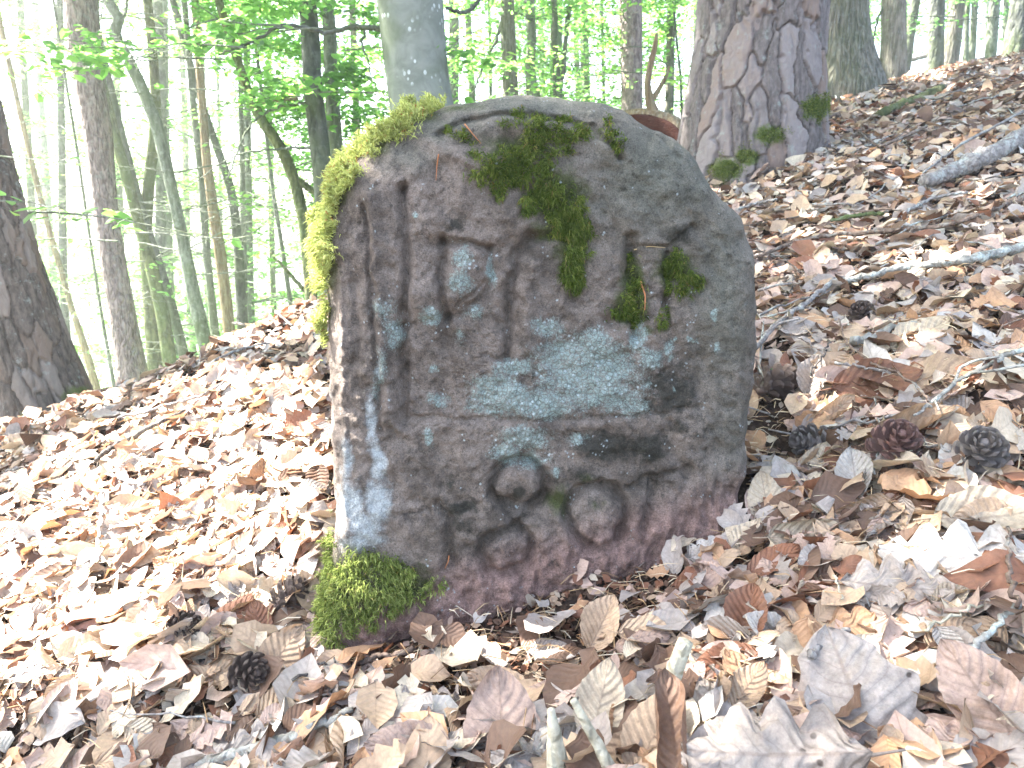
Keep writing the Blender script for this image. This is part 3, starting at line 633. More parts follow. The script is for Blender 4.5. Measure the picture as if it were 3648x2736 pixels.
# right
TP = tree('pine_tree', [(2716,0,446),(2705,150,446),(2692,300,470),(2683,420,482),(2676,520,490)], 3.55, None, 'big scaly pine trunk with thick pinkish bark plates right of the stone', 14, 0.03, 9.0, 0.05, nseg=60)
TO = tree('oak_tree', [(2985,0,196),(2985,120,205),(2992,220,222),(3000,300,250)], 5.2, B_oak, 'oak trunk with a mossy right side behind the big scaly pine', 30, 0.035, 9.0, 0.2, nseg=120)
T31 = tree('oak_tree', [(3183,0,80),(3184,100,82),(3182,225,88)], 7.6, B_oak, 'grey trunk on the crest, first to the right of the mossy oak', 18, 0.04, 8, 0.15)
T32 = tree('oak_tree', [(3262,0,32),(3252,60,33),(3240,130,34),(3225,235,38)], 9.5, B_dark, 'dark leaning trunk half hidden behind the first crest trunk', 12, 0.05, 8, 0.1)
T33 = tree('oak_tree', [(3340,0,50),(3337,90,52),(3334,190,54)], 9.2, B_dark, 'dark upright trunk in the middle of the right crest', 14, 0.04, 8, 0.1)
T34 = tree('oak_tree', [(3412,0,50),(3402,90,54),(3388,190,58)], 9.8, B_oak, 'leaning brown trunk right of the dark crest trunk', 14, 0.05, 8, 0.1)
T35 = tree('beech_tree', [(3448,0,18),(3444,80,18),(3440,190,20)], 10.5, B_grey, 'narrow pole touching the leaning brown trunk on the crest', 8, 0.05, 8, 0.05)
T36 = tree('beech_tree', [(3474,0,22),(3470,80,22),(3464,180,24)], 12.0, B_dark, 'narrow dark trunk second from the right group on the crest', 8, 0.05, 8, 0.05)
T37 = tree('oak_tree', [(3545,0,34),(3538,80,36),(3530,180,38)], 10.5, B_grey, 'greenish trunk near the right edge of the picture on the crest', 12, 0.05, 8, 0.1)
T38 = tree('oak_tree', [(3640,0,70),(3632,80,74),(3625,165,90)], 8.4, B_dark, 'dark stout trunk at the upper right corner of the picture', 16, 0.05, 8, 0.25)

# ---- scaly bark trunks: plates raised between deep fissures
def plate_trunk(T, z0, z1, nz, nth, cells, hs, depth, mat, seed, moss_at=None, fsc=11, mlabel=None):
    A, R_ = T['A'], T['R']; zz = np.linspace(z0, z1, nz)
    o = np.argsort(A[:, 2]); AX = np.stack([np.interp(zz, A[o, 2], A[o, k]) for k in range(3)], 1); AX[:, 2] = zz
    RR = np.interp(zz, A[o, 2], R_[o]); h = zz - z0
    a = np.linspace(0, 2 * math.pi, nth, endpoint=False)
    TH, ZV = np.meshgrid(a, zz); sx = TH / (2 * math.pi) * cells; sy = ZV / hs
    wx = fbm(np.stack([np.cos(TH.ravel()) * 2, np.sin(TH.ravel()) * 2, ZV.ravel() * 5], 1), 1.6, 3, seed).reshape(TH.shape)
    wy = fbm(np.stack([np.cos(TH.ravel()) * 2, np.sin(TH.ravel()) * 2, ZV.ravel() * 5], 1), 1.6, 3, seed + 9).reshape(TH.shape)
    sx = sx + 0.30 * wx + 0.05 * fbm(np.stack([np.cos(TH.ravel()) * RR.mean(), np.sin(TH.ravel()) * RR.mean(), ZV.ravel()], 1), 30, 3, seed + 40).reshape(TH.shape); sy = sy + 0.34 * wy
    f1 = np.full(TH.shape, 9.); f2 = f1.copy(); cid = np.zeros(TH.shape)
    ix = np.floor(sx).astype(int); iy = np.floor(sy).astype(int)
    for dx in (-1, 0, 1):
        for dy in (-1, 0, 1):
            cx_, cy_ = ix + dx, iy + dy; cm = cx_ % cells
            jx = _hash(cm, cy_, cm * 0, seed); jy = _hash(cm, cy_, cm * 0 + 1, seed + 5)
            d = np.hypot(cx_ + jx - sx, cy_ + jy - sy); idv = _hash(cm, cy_, cm * 0 + 2, seed + 8)
            m = d < f1; f2 = np.where(m, f1, np.minimum(f2, d)); cid = np.where(m, idv, cid); f1 = np.where(m, d, f1)
    e = f2 - f1; plate = sstep(0.015, 0.11, e)
    q = np.stack([np.cos(TH.ravel()) * RR.mean(), np.sin(TH.ravel()) * RR.mean(), ZV.ravel() * 0.5], 1)
    fine = fbm(q, 26, 4, seed + 20).reshape(TH.shape); fin2 = fbm(q * [1, 1, 2.5], 70, 3, seed + 21).reshape(TH.shape)
    disp = depth * (plate - 1) + depth * 0.5 * (cid - 0.5) * plate + 0.0022 * fine + 0.0016 * fin2 + 0.0022 * np.floor(fbm(q * [1, 1, .35], 15, 3, seed + 31).reshape(TH.shape) * 3.5) / 2 - 0.3 * depth * sstep(0.25, 0.5, np.abs(np.modf(cid * 7)[0] - .5)) * sstep(.1, .3, fine)
    fur = fbm(q * [1, 1, 0.42], fsc, 3, seed + 50).reshape(TH.shape); furrow = sstep(0.0, 0.16, np.abs(fur)); gate = sstep(-0.35, 0.25, fbm(q, 7, 2, seed + 60).reshape(TH.shape))
    disp = disp - depth * 0.65 * (1 - furrow) * gate - 0.004 * np.abs(fbm(q * [1, 1, .5], 45, 3, seed + 70).reshape(TH.shape))
    rad = RR[:, None] * (1 + 0.10 * np.exp(-h / 0.12)[:, None] * (1 + 0.8 * np.cos(TH * 4 + 1))) + disp
    V = AX[:, None] + np.stack([np.cos(TH) * rad, np.sin(TH) * rad, 0 * rad], -1)
    i = np.arange(nz - 1)[:, None] * nth; j = np.arange(nth)[None]
    F = np.stack([i + j, i + (j + 1) % nth, i + nth + (j + 1) % nth, i + nth + j], -1).reshape(-1, 4)
    Vf = V.reshape(-1, 3); ms = np.zeros(len(Vf))
    if moss_at:
        u, v, _ = proj(Vf)
        for aa, bb, ra, rb in moss_at: ms = np.maximum(ms, np.exp(-(((u - aa) / ra) ** 2 + ((v - bb) / rb) ** 2)))
    if mlabel:
        w_ = sstep(0.35, 0.9, ms + 0.45 * fbm(Vf, 30, 4, seed + 80)) * (ms > 0.2) * (Vf[:, 1] < AX[:, 1].mean()); r = np.random.default_rng(seed); k = r.choice(len(Vf), 9000, p=w_ / w_.sum())
        c_ = np.repeat(AX, nth, 0)[k]; nr_ = Vf[k] - c_; nr_[:, 2] = 0; nr_ /= np.linalg.norm(nr_, axis=1)[:, None]
        Vm, qm, tm = blade_strands(Vf[k] + r.normal(0, .004, (len(k), 3)) + nr_ * r.uniform(-.003, .003, len(k))[:, None], nr_, 0.009, 0.6, 0.5, 0.0011, seed)
        tag(build('moss_cushion', Vm, [qm, tm], M_mossG, None, True, {'tint': np.repeat(np.clip(r.normal(.5, .22, len(k)), 0, .95), 5)}), mlabel, 'moss')
    build('trunk', Vf, [F], mat, T['e'], True, {'plate': cid.ravel(), 'moss': ms, 'edge': np.clip(e, 0, 1).ravel(), 'fine': fine.ravel()})
    # upper trunk, out of the picture
    k = A[:, 2] > z1 - 0.05
    if k.sum() > 1: build('upper_trunk', *(lambda t: (t[0], [t[1]]))(tube(A[k], R_[k], 20, False)), B_pine, T['e'], True)
def plate_material(name, dark, mid, pale, orange, mossy=(0.06, 0.09, 0.02)):
    g = NG(name); o = g.obj(); p = g.attr('plate'); e = g.attr('edge')
    n = g.noise(g.mapv(o, (1, 1, 0.4)), 60, 6, 0.65); n2 = g.noise(o, 16, 4)
    c = g.mix(g.rng(n, 0.3, 0.7), dark, mid)
    c = g.mix(g.rng(g.math('ADD', p, g.math('MULTIPLY', n2, 0.4)), 0.6, 0.95), c, g.mix(n, mid, pale))
    c = g.mix(g.math('MULTIPLY', g.rng(g.math('ADD', g.math('FRACT', g.math('MULTIPLY', p, 13.7)), g.math('MULTIPLY', n2, 0.5)), 0.9, 1.15), 0.75), c, g.mix(n, mid, orange))
    c = g.mix(g.math('MULTIPLY', g.rng(g.noise(o, 22, 6, 0.7), 0.56, 0.68), 0.5), c, (0.26, 0.30, 0.27))
    c = g.mix(g.math('MULTIPLY', g.rng(g.math('ADD', g.attr('moss'), g.math('MULTIPLY', g.noise(o, 45, 6, .75), 1.1)), 0.95, 1.35), 0.9), c, g.mix(n, mossy, (0.11, 0.14, 0.03)))
    return g.done(g.principled(c, 0.9, g.bump(g.noise(g.mapv(o, (1, 1, .45)), 150, 6, 0.7), 0.006), 0.12))
M_plate = plate_material('scaly_pine_plates', (0.085, 0.072, 0.066), (0.175, 0.148, 0.138), (0.26, 0.225, 0.215), (0.24, 0.15, 0.10))
M_plateD = plate_material('dark_pine_plates', (0.042, 0.036, 0.030), (0.125, 0.104, 0.085), (0.23, 0.198, 0.168), (0.15, 0.10, 0.065))
gz = G(TP['A'][0, 0], TP['A'][0, 1])[0]
plate_trunk(TP, gz - 0.25, 1.75, 300, 350, 24, 0.24, 0.017, M_plate, 5, [(2590,600,80,50),(2740,480,70,45),(2910,385,60,50),(2660,560,60,40)], 12, 'green moss creeping up the foot of the big scaly pine')
gz = G(T1['A'][0, 0], T1['A'][0, 1])[0]
plate_trunk(T1, gz - 0.3, 1.35, 200, 230, 20, 0.15, 0.014, M_plateD, 8, [(280,1420,80,60),(120,1520,80,80)], 16)

# ---- procedural background trees beyond the slope, alike at this distance
def far_tree(i, xr, Y, w, mat, lean, label, group, name='beech_tree', v0=-200, v1=900):
    u0 = CX + xr * FPX / CP; k = FPX / (Y * CP)
    pts = [(u0 - lean * 0.6, v0, w * k * 0.8), (u0 - lean * 0.25 + rng.normal(0, 8), v0 * .5 + v1 * .5, w * k * 0.9), (u0, v1, w * k)]
    return tree(name, pts, Y, mat, label, 8, 0.05, 9, 0.1, group, 24)
FAR = []
for i in range(20):
    xr = rng.uniform(-0.80, -0.10); Y = rng.uniform(9, 26)
    FAR.append(far_tree(i, xr, Y, rng.uniform(0.07, 0.20), [B_grey, B_mossy, B_dark][i % 3], rng.uniform(20, 120) * -xr * 2, *(lambda c, q: ('slim %s trunk among the pale green leaves %s' % (c, q), 'slim %s trunks %s' % (c, q)))(['grey', 'mossy', 'dark'][i % 3], 'left of the pinkish pine' if xr < -0.55 else 'between the pinkish pine and the dark pair' if xr < -0.30 else 'left of the big grey beech')))
for i in range(22):
    xr = rng.uniform(-0.08, 0.78); Y = rng.uniform(11, 26)
    FAR.append(far_tree(i, xr, Y, rng.uniform(0.08, 0.22), [B_grey, B_dark, B_oak][i % 3], rng.uniform(-20, 20), *(lambda c, q: ('distant %s trunk in the wood %s' % (c, q), 'distant %s trunks %s' % (c, q)))(['grey', 'dark', 'fissured'][i % 3], 'behind the top of the stone' if xr < 0.2 else 'behind the big scaly pine' if xr < 0.45 else 'behind the right crest'), v1=500))

# ---- limbs that show in the photograph
def limb(T, pts, Y, mat, r_end=0.3, name='branch', ns=7):
    P3 = []; r = []
    for k, (u, v, w) in enumerate(pts):
        yy = Y[0] + (Y[1] - Y[0]) * k / (len(pts) - 1) if isinstance(Y, tuple) else Y
        p, t = px(u, v, yy); P3.append(p); r.append(w / 2 / FPX * t)
    AR = resample(np.c_[P3, r], len(pts) * 6); AR[:, :3] += rng.normal(0, 0.004, AR[:, :3].shape)
    V, q, t = tube(AR[:, :3], AR[:, 3], ns); return build(name, V, [q, t], mat, T['e'], True)
limb(TB, [(1395,118,26),(1330,100,20),(1250,88,17),(1190,118,15),(1125,112,14),(1080,95,16),(1010,85,14),(900,150,11),(780,192,7)], (4.3, 4.0), B_dark)
limb(TB, [(1300,110,9),(1285,160,9),(1310,200,7),(1322,290,5)], (4.25, 4.1), B_dark)
limb(TB, [(1590,25,12),(1650,50,14),(1690,20,14),(1725,-10,14)], (4.3, 4.5), B_dark)
limb(T19, [(1880,5,22),(1840,48,16),(1790,52,10)], (9, 8.6), B_dark); limb(T19, [(1850,45,14),(1790,65,14),(1765,150,10),(1715,250,8),(1690,330,6),(1640,370,5)], (8.6, 7.5), B_dark)
limb(T20, [(2032,0,18),(2022,80,18),(2012,180,16),(2006,260,16),(1992,320,18)], 9.0, B_dark); limb(T19, [(1915,188,12),(1940,178,10),(1965,176,10)], 9.0, B_dark)
limb(T6, [(1135,372,12),(1060,370,9),(990,382,9),(900,430,8),(860,500,7),(810,640,5)], (5.2, 4.8), B_grey)
limb(T6, [(1140,530,10),(1050,528,9),(960,532,8),(860,545,7),(780,585,5),(640,690,3)], (5.2, 5.0), B_grey)
limb(T6, [(1060,352,12),(990,360,10),(925,368,6)], 5.1, B_dead)
limb(T9, [(880,430,7),(890,520,7),(885,610,6)], 7.0, B_dark)
limb(T5, [(1060,640,30),(1140,700,20)], 6.0, B_mossy)
limb(T12, [(960,900,10),(1010,950,12),(1080,1030,16),(1130,1080,20)], 6.5, B_mossy)
limb(T31, [(3110,140,6),(3125,70,8),(3150,20,9)], 7.6, B_dark)
limb(T3, [(412,60,16),(440,62,12),(452,20,10),(455,-20,9)], 6.2, B_grey)

# ---- leafy sprays
for T, nb, zlo, zhi, L, nl, tc in ((T3, 16, -0.2, 3.2, 1.5, 150, .5), (T4, 22, -0.6, 4.2, 1.7, 170, .6), (T5, 12, 0.4, 3.0, 1.2, 150, .6), (T8, 14, -0.4, 3.6, 1.5, 150, .6), (T9, 12, -0.2, 3.5, 1.5, 150, .6),
                             (T10, 16, -0.8, 4.0, 1.6, 150, .6), (T11, 12, -0.6, 3.0, 1.4, 150, .55), (T12, 10, -.5, 2.8, 1.2, 120, .6), (T13, 16, -0.8, 2.8, 1.3, 150, .45), (T14, 8, -.6, 2.2, 1.0, 120, .5),
                             (T16, 10, -.9, 2.2, 1.2, 120, .6), (T17, 8, -.9, 2, 1.0, 110, .6), (T6, 8, 1.2, 3.2, 1.2, 140, .5), (T7, 8, 1.0, 3.2, 1.1, 140, .55), (T2, 5, 1.6, 3.6, 1.3, 140, .6),
                             (T15, 8, 1.0, 4, 1.5, 130, .6), (T18, 8, 1.9, 4, 1.5, 120, .6), (T19, 9, 2.2, 4, 1.4, 120, .6), (T20, 8, 2.0, 4, 1.4, 120, .6), (T22, 8, 1.4, 4, 1.5, 130, .65), (T23, 10, 1.2, 4.5, 1.8, 130, .65),
                             (T24, 10, 1.0, 4.5, 1.7, 130, .65), (T25, 12, 1.2, 5, 1.8, 140, .65), (T26, 12, 1, 5, 1.8, 140, .65), (T27, 9, 0.9, 2.6, 0.9, 110, .7), (T21, 6, 1.4, 3.4, 1.2, 120, .65),
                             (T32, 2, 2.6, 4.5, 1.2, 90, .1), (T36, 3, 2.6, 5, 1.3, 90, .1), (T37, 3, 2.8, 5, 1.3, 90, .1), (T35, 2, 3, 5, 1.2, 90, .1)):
    crown(T, int(nb * 1.4), zlo, zhi, L, int(nl * 1.9), 0.061, tc)
for T in FAR:
    left = T['A'][0, 0] / T['A'][0, 1] < -0.08
    far = T['A'][0, 1]
    base = T['A'][0, 2]
    right = T['A'][0, 0] / T['A'][0, 1] > 0.33
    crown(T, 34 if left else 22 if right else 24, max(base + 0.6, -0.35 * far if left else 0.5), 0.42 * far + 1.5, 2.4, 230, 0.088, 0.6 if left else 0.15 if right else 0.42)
# sprays reaching towards the camera that the photograph shows singly
for T, u, v, Y, az, L, nl, tc in ((T2, 470, 150, 4.1, -1.9, .62, 90, .75), (T2, 560, 215, 4.0, -1.6, .55, 70, .8), (TB, 1000, 90, 4.0, -1.6, 1.0, 150, .5), (TB, 1140, 100, 4.0, -1.4, .7, 110, .45), (TB, 880, 170, 3.9, -1.9, .9, 150, .5),
                                   (TB, 800, 210, 3.9, -1.7, .8, 120, .55), (T6, 1130, 330, 4.7, 1.8, .7, 90, .6), (T7, 1210, 330, 4.6, 1.5, .8, 110, .65), (T7, 1230, 180, 4.6, 1.9, .8, 110, .6), (T3, 560, 320, 5.2, 1.5, 1.0, 130, .55),
                                   (T3, 620, 250, 5.0, 1.7, .9, 130, .6), (T1, -40, 560, 2.4, 1.9, .25, 26, .35), (T1, -60, 720, 2.35, 1.6, .3, 28, .35), (T1, 60, 760, 2.9, 1.7, .8, 60, .5), (T2, 420, 860, 4.2, -1.4, 1.2, 130, .7), (T2, 440, 830, 4.1, 1.6, .8, 80, .7),
                                   (T21, 2330, 170, 6.6, -1.5, 1.1, 130, .75), (T21, 2180, 250, 6.8, 1.2, 1.0, 120, .75), (T22, 2400, 300, 7.6, -1.6, 1.0, 120, .7), (T38, 3400, 60, 7.8, -1.6, 1.2, 120, .3), (T38, 3560, 60, 7.8, -1.3, 1.2, 120, .3)):
    p, _ = px(u, v, Y); spray(T, p, az, L, nl, 0.062, 0.05, 0.4, tintc=tc)

# ---- unseen high leaves, added sunward of the slope to shape its shade and flecks
def shade_canopy(n):
    gx = rng.uniform(-4.5, 6.5, n); gy = rng.uniform(-0.5, 9.5, n); gz = 0.02 + 0.24 * gx + 0.15 * (gy - 1)
    t = rng.uniform(4.6, 10.5, n)
    pos = np.stack([gx, gy, gz], 1) + SUN * t[:, None]
    # clumped into layers
    cl = fbm(pos * [1, 1, 1.8], 0.9, 2, 61); keep = (cl > -1.3) & (gx > -2.7) & (gx < 5.6) & (gy > 0.1) & (gy < np.interp(gx, RX, RY) + 0.6)
    u, v, f = proj(pos); keep &= ~((f > 0.1) & (u > -150) & (u < 3800) & (v > -120) & (pos[:, 1] < 5))
    return pos[keep]
HOSTS = [T1, T2, T3, T4, T6, T7, TB, T18, TP, TO, T31, T10, T13, T21]
cp_ = shade_canopy(70000); hx = np.array([[T['A'][-1, 0], T['A'][-1, 1]] for T in HOSTS])
own = np.argmin(((cp_[:, None, :2] - hx[None]) ** 2).sum(-1), 1)
for k, T in enumerate(HOSTS):
    p = cp_[own == k]; n = len(p)
    if n: add_leaves(T, p, np.array([0, 0, 1.0]) + rng.normal(0, 0.45, (n, 3)), rng.normal(0, 1, (n, 3)), rng.uniform(0.11, 0.17, n), np.clip(rng.normal(0.4, 0.2, n), 0, 1), 'high')
for T in TREES:
    Vs, Fs, Ts, off = [], [], [], 0
    for key in ('leaves', 'high'):
        if not T.get(key): continue
        pos, nrm, d, sz, ti = (np.concatenate(c) for c in zip(*T[key]))
        if not len(pos): continue
        tv, tf = (LT2, LF2) if T['small'] or key == 'high' else (LT4, LF4)
        V, F = scatter(tv, tf, pos, frames(nrm, d), sz); Vs.append(V); Fs.append(F + off); Ts.append(np.repeat(ti, len(tv))); off += len(V)
    if Vs: build('crown', np.concatenate(Vs), [np.concatenate(Fs)], M_leaf, T['e'], False, {'tint': np.concatenate(Ts)})  # also carries the unseen leaves added to shade the slope
    if T['mb'].n: tag(T['mb'].build('twigs', B_grey, T['e']), kind='stuff')

# ------------------------------------------------------------------ fallen log with a forked stub
def log_():
    p0, _ = px(2215, 438, 4.9); p1, _ = px(2300, 435, 4.8); p2, _ = px(2390, 462, 4.7); p3, _ = px(2480, 540, 4.6); p4, _ = px(2560, 640, 4.6)
    e = empty('fallen_log', p1, 'fallen rotten log with red brown wood between the stone and the big pine', 'log')
    AR = resample(np.c_[[p0, p1, p2, p3, p4], [0.05, 0.064, 0.070, 0.072, 0.072]], 40)
    a = np.linspace(0, 2 * math.pi, 22, endpoint=False); q = np.stack([np.cos(a)[None] + 0 * AR[:, :1], np.sin(a)[None] + 0 * AR[:, :1], np.arange(40)[:, None] * 0.08 + 0 * a[None]], -1).reshape(-1, 3)
    V, qd, t = tube(AR[:, :3], AR[:, 3], 22, True, 1 + 0.14 * fbm(q * [1.5, 1.5, .4], 2.0, 3, 4).reshape(40, 22)); build('rotten_wood', V, [qd, t], NGred(), e, True)
    c = AR[:, :3] + np.array([0, 0.010, 0.026]); V, qd, t = tube(c, AR[:, 3] * 0.94, 22, True); build('bark_shell', V, [qd, t], B_dead, e, True)
    for pts in ([(2330,410,44),(2318,370,36),(2305,300,24),(2318,230,22),(2335,160,20),(2340,118,10)], [(2328,350,22),(2352,310,16),(2375,270,14),(2386,236,6)]):
        P3 = []; r = []
        for u, v, w in pts: p, tt = px(u, v, 4.78); P3.append(p); r.append(w / 2 / FPX * tt)
        AR2 = resample(np.c_[P3, r], 26); V, qd, t = tube(AR2[:, :3], AR2[:, 3], 9); build('broken_stub', V, [qd, t], B_dead, e, True)
def NGred():
    g = NG('rotten_red_wood'); o = g.obj(); n = g.noise(g.mapv(o, (30, 90, 120)), 1.0, 5)
    return g.done(g.principled(g.mix(n, (0.02, 0.007, 0.005), (0.10, 0.032, 0.018)), 0.85, g.bump(n, 0.01), 0.15))
log_()

# ------------------------------------------------------------------ fallen leaves
def leaf_template(kind, nv, nu, bend, cup, fold, wave, seed, twist=0.0):
    r = np.random.default_rng(seed); t = np.linspace(0, 1, nv); s = np.linspace(-1, 1, nu)
    if kind == 'beech':
        w = 0.31 * np.sin(math.pi * t ** 0.88) ** 0.72; w = w * (1 + 0.035 * np.cos(t * math.pi * 15)); w[0] = w[-1] = 0.006
    elif kind == 'oak':
        w = 0.31 * np.sin(math.pi * t ** 0.75) ** 0.55 * (1 + 0.34 * np.cos(2 * math.pi * t * 4.3 + 0.6)) * (0.62 + 0.5 * t); w[0] = 0.006; w[-1] = 0.05
    elif kind == 'maple':
        w = 0.46 * np.sin(math.pi * t ** 0.7) ** 0.6 * (1 + 0.15 * np.cos(2 * math.pi * t * 3.0 + 2.4)); w[0] = 0.006; w[-1] = 0.006
    else:
        w = 0.30 * np.sin(math.pi * t ** 0.9) ** 0.8; w[0] = w[-1] = 0.006; w *= 1 + 0.25 * r.normal(0, 1, nv) * (nv > 6)
    T_, S_ = np.meshgrid(t, s, indexing='ij'); Wd = w[:, None] * np.ones(nu)
    lob = (0.02 if kind in ('oak', 'maple') else 0.0)
    x = S_ * Wd; y = T_ - 0.5 + lob * np.abs(S_) * np.sin(T_ * 27); z = fold * np.abs(x)
    cx_ = cup + 0 * x
    ang = cx_ * x; x2 = np.where(np.abs(cx_) > 1e-3, np.sin(ang) / np.where(np.abs(cx_) > 1e-3, cx_, 1), x); z = z + np.where(np.abs(cx_) > 1e-3, (1 - np.cos(ang)) / np.where(np.abs(cx_) > 1e-3, cx_, 1), 0)
    q = np.stack([T_.ravel() * 2.5, S_.ravel() * 1.6, 0 * T_.ravel()], 1)
    z = z + wave * fbm(q, 1.5, 3, seed).reshape(T_.shape) * (0.35 + 0.65 * np.abs(S_))
    z = z + 0.003 * np.abs(S_) * np.sin(T_ * 45 - np.abs(S_) * 6)
    b = bend * y; yy = np.where(abs(bend) > 1e-3, np.sin(b) / (bend if abs(bend) > 1e-3 else 1), y); z = z * np.cos(b) + (np.where(abs(bend) > 1e-3, (1 - np.cos(b)) / (bend if abs(bend) > 1e-3 else 1), 0)); yy = yy - 0
    ca, sa = np.cos(twist * y), np.sin(twist * y); X_ = x2 * ca - z * sa; Z_ = x2 * sa + z * ca
    V = np.stack([X_, yy, Z_], -1).reshape(-1, 3)
    i = np.arange(nv - 1)[:, None] * nu; j = np.arange(nu - 1)[None]
    F = np.stack([i + j, i + j + 1, i + nu + j + 1, i + nu + j], -1).reshape(-1, 4)
    return V, F, S_.ravel(), T_.ravel(), Wd.ravel()
PAL = {'tan': (0.41, 0.290, 0.190), 'pink': (0.42, 0.300, 0.238), 'grey': (0.33, 0.284, 0.246), 'cream': (0.50, 0.412, 0.300), 'red': (0.21, 0.092, 0.05), 'brown': (0.115, 0.066, 0.042), 'pale': (0.42, 0.385, 0.34), 'orange': (0.40, 0.235, 0.13)}
def dry_leaf(name, col=None):
    g = NG(name); o = g.obj(); lu = g.attr('lu'); lv = g.attr('lv')
    if col is None:
        t = g.attr('tint'); keys = ['brown', 'red', 'tan', 'pink', 'grey', 'tan', 'cream', 'brown', 'pink', 'grey', 'pale', 'cream', 'tan', 'orange', 'grey', 'pink']
        c = g.ramp(t, [((k + 0.0) / len(keys), PAL[n]) for k, n in enumerate(keys)], 'CONSTANT')
        rv = t; sc = 1
    else:
        rv = g.n('ObjectInfo').outputs['Random']; c = g.mix(g.rng(rv, 0, 1), tuple(k * 0.78 for k in col), tuple(min(k * 1.18, .8) for k in col)); sc = 1
    off = g.n('VectorMath', {'operation': 'ADD'}); g.set(off.inputs[0], o); cmb = g.n('CombineXYZ')
    g.set(cmb.inputs[0], g.math('MULTIPLY', rv, 37.0)); g.t.links.new(cmb.outputs[0], off.inputs[1]); ov = off.outputs[0]
    k = 1.0 if col is None else 0.06        # single leaves are modelled one unit long
    n1 = g.noise(ov, 34 * k, 5, 0.65); n2 = g.noise(ov, 130 * k, 4, 0.7)
    c = g.mix(g.rng(n1, 0.42, 0.70, 0, 0.55), c, g.mix(0.55, c, (0.16, 0.11, 0.08)))
    c = g.mix(1.0, c, g.ramp(n2, [(0.3, (0.80, 0.80, 0.80)), (0.7, (1.16, 1.16, 1.16))]), 'MULTIPLY')
    if col is not None:
        c = g.mix(1.0, c, g.ramp(g.noise(ov, 22, 6, 0.75), [(0.3, (0.72, 0.70, 0.68)), (0.7, (1.2, 1.2, 1.2))]), 'MULTIPLY')
        c = g.mix(g.rng(g.noise(ov, 3.2, 6, 0.7), 0.55, 0.75, 0, 0.6), c, g.mix(0.5, c, (0.10, 0.06, 0.04)))
    au = g.math('ABSOLUTE', lu); ph = g.math('SUBTRACT', g.math('MULTIPLY', lv, 9.0), g.math('MULTIPLY', au, 2.2))
    tri = g.math('PINGPONG', ph, 0.5); lat = g.rng(tri, 0.07, 0.0); mid = g.rng(au, 0.07, 0.015)
    vein = g.math('MAXIMUM', g.math('MULTIPLY', lat, 0.7), mid)
    c = g.mix(g.math('MULTIPLY', vein, 0.24 if col is None else 0.42), c, g.mix(0.75, c, (0.10, 0.055, 0.035)))
    if col is not None:
        sp = g.voro(ov, 130 * k); f = g.math('MULTIPLY', g.rng(sp.outputs['Distance'], 0.20, 0.10), g.rng(g.noise(ov, 40 * k, 2), 0.52, 0.60)); c = g.mix(g.math('MULTIPLY', f, 0.8), c, (0.03, 0.02, 0.015))
    h = g.math('ADD', g.math('MULTIPLY', g.math('SINE', g.math('MULTIPLY', ph, 6.283)), 0.28), g.math('MULTIPLY', n2, 0.8))
    d = g.principled(c, 0.62, g.bump(h, 0.0011 if col is None else 0.004, 0.7), 0.3); tr = g.n('BsdfTranslucent'); g.set(tr.inputs[0], g.mix(1.0, c, (1.1, 0.9, 0.75), 'MULTIPLY'))
    mx = g.n('MixShader'); mx.inputs[0].default_value = 0.16; g.t.links.new(d, mx.inputs[1]); g.t.links.new(tr.outputs[0], mx.inputs[2])
    return g.done(mx.outputs[0])
M_dry = {k: dry_leaf('dry_leaf_' + k, c) for k, c in PAL.items()}
M_litter = dry_leaf('leaf_litter')

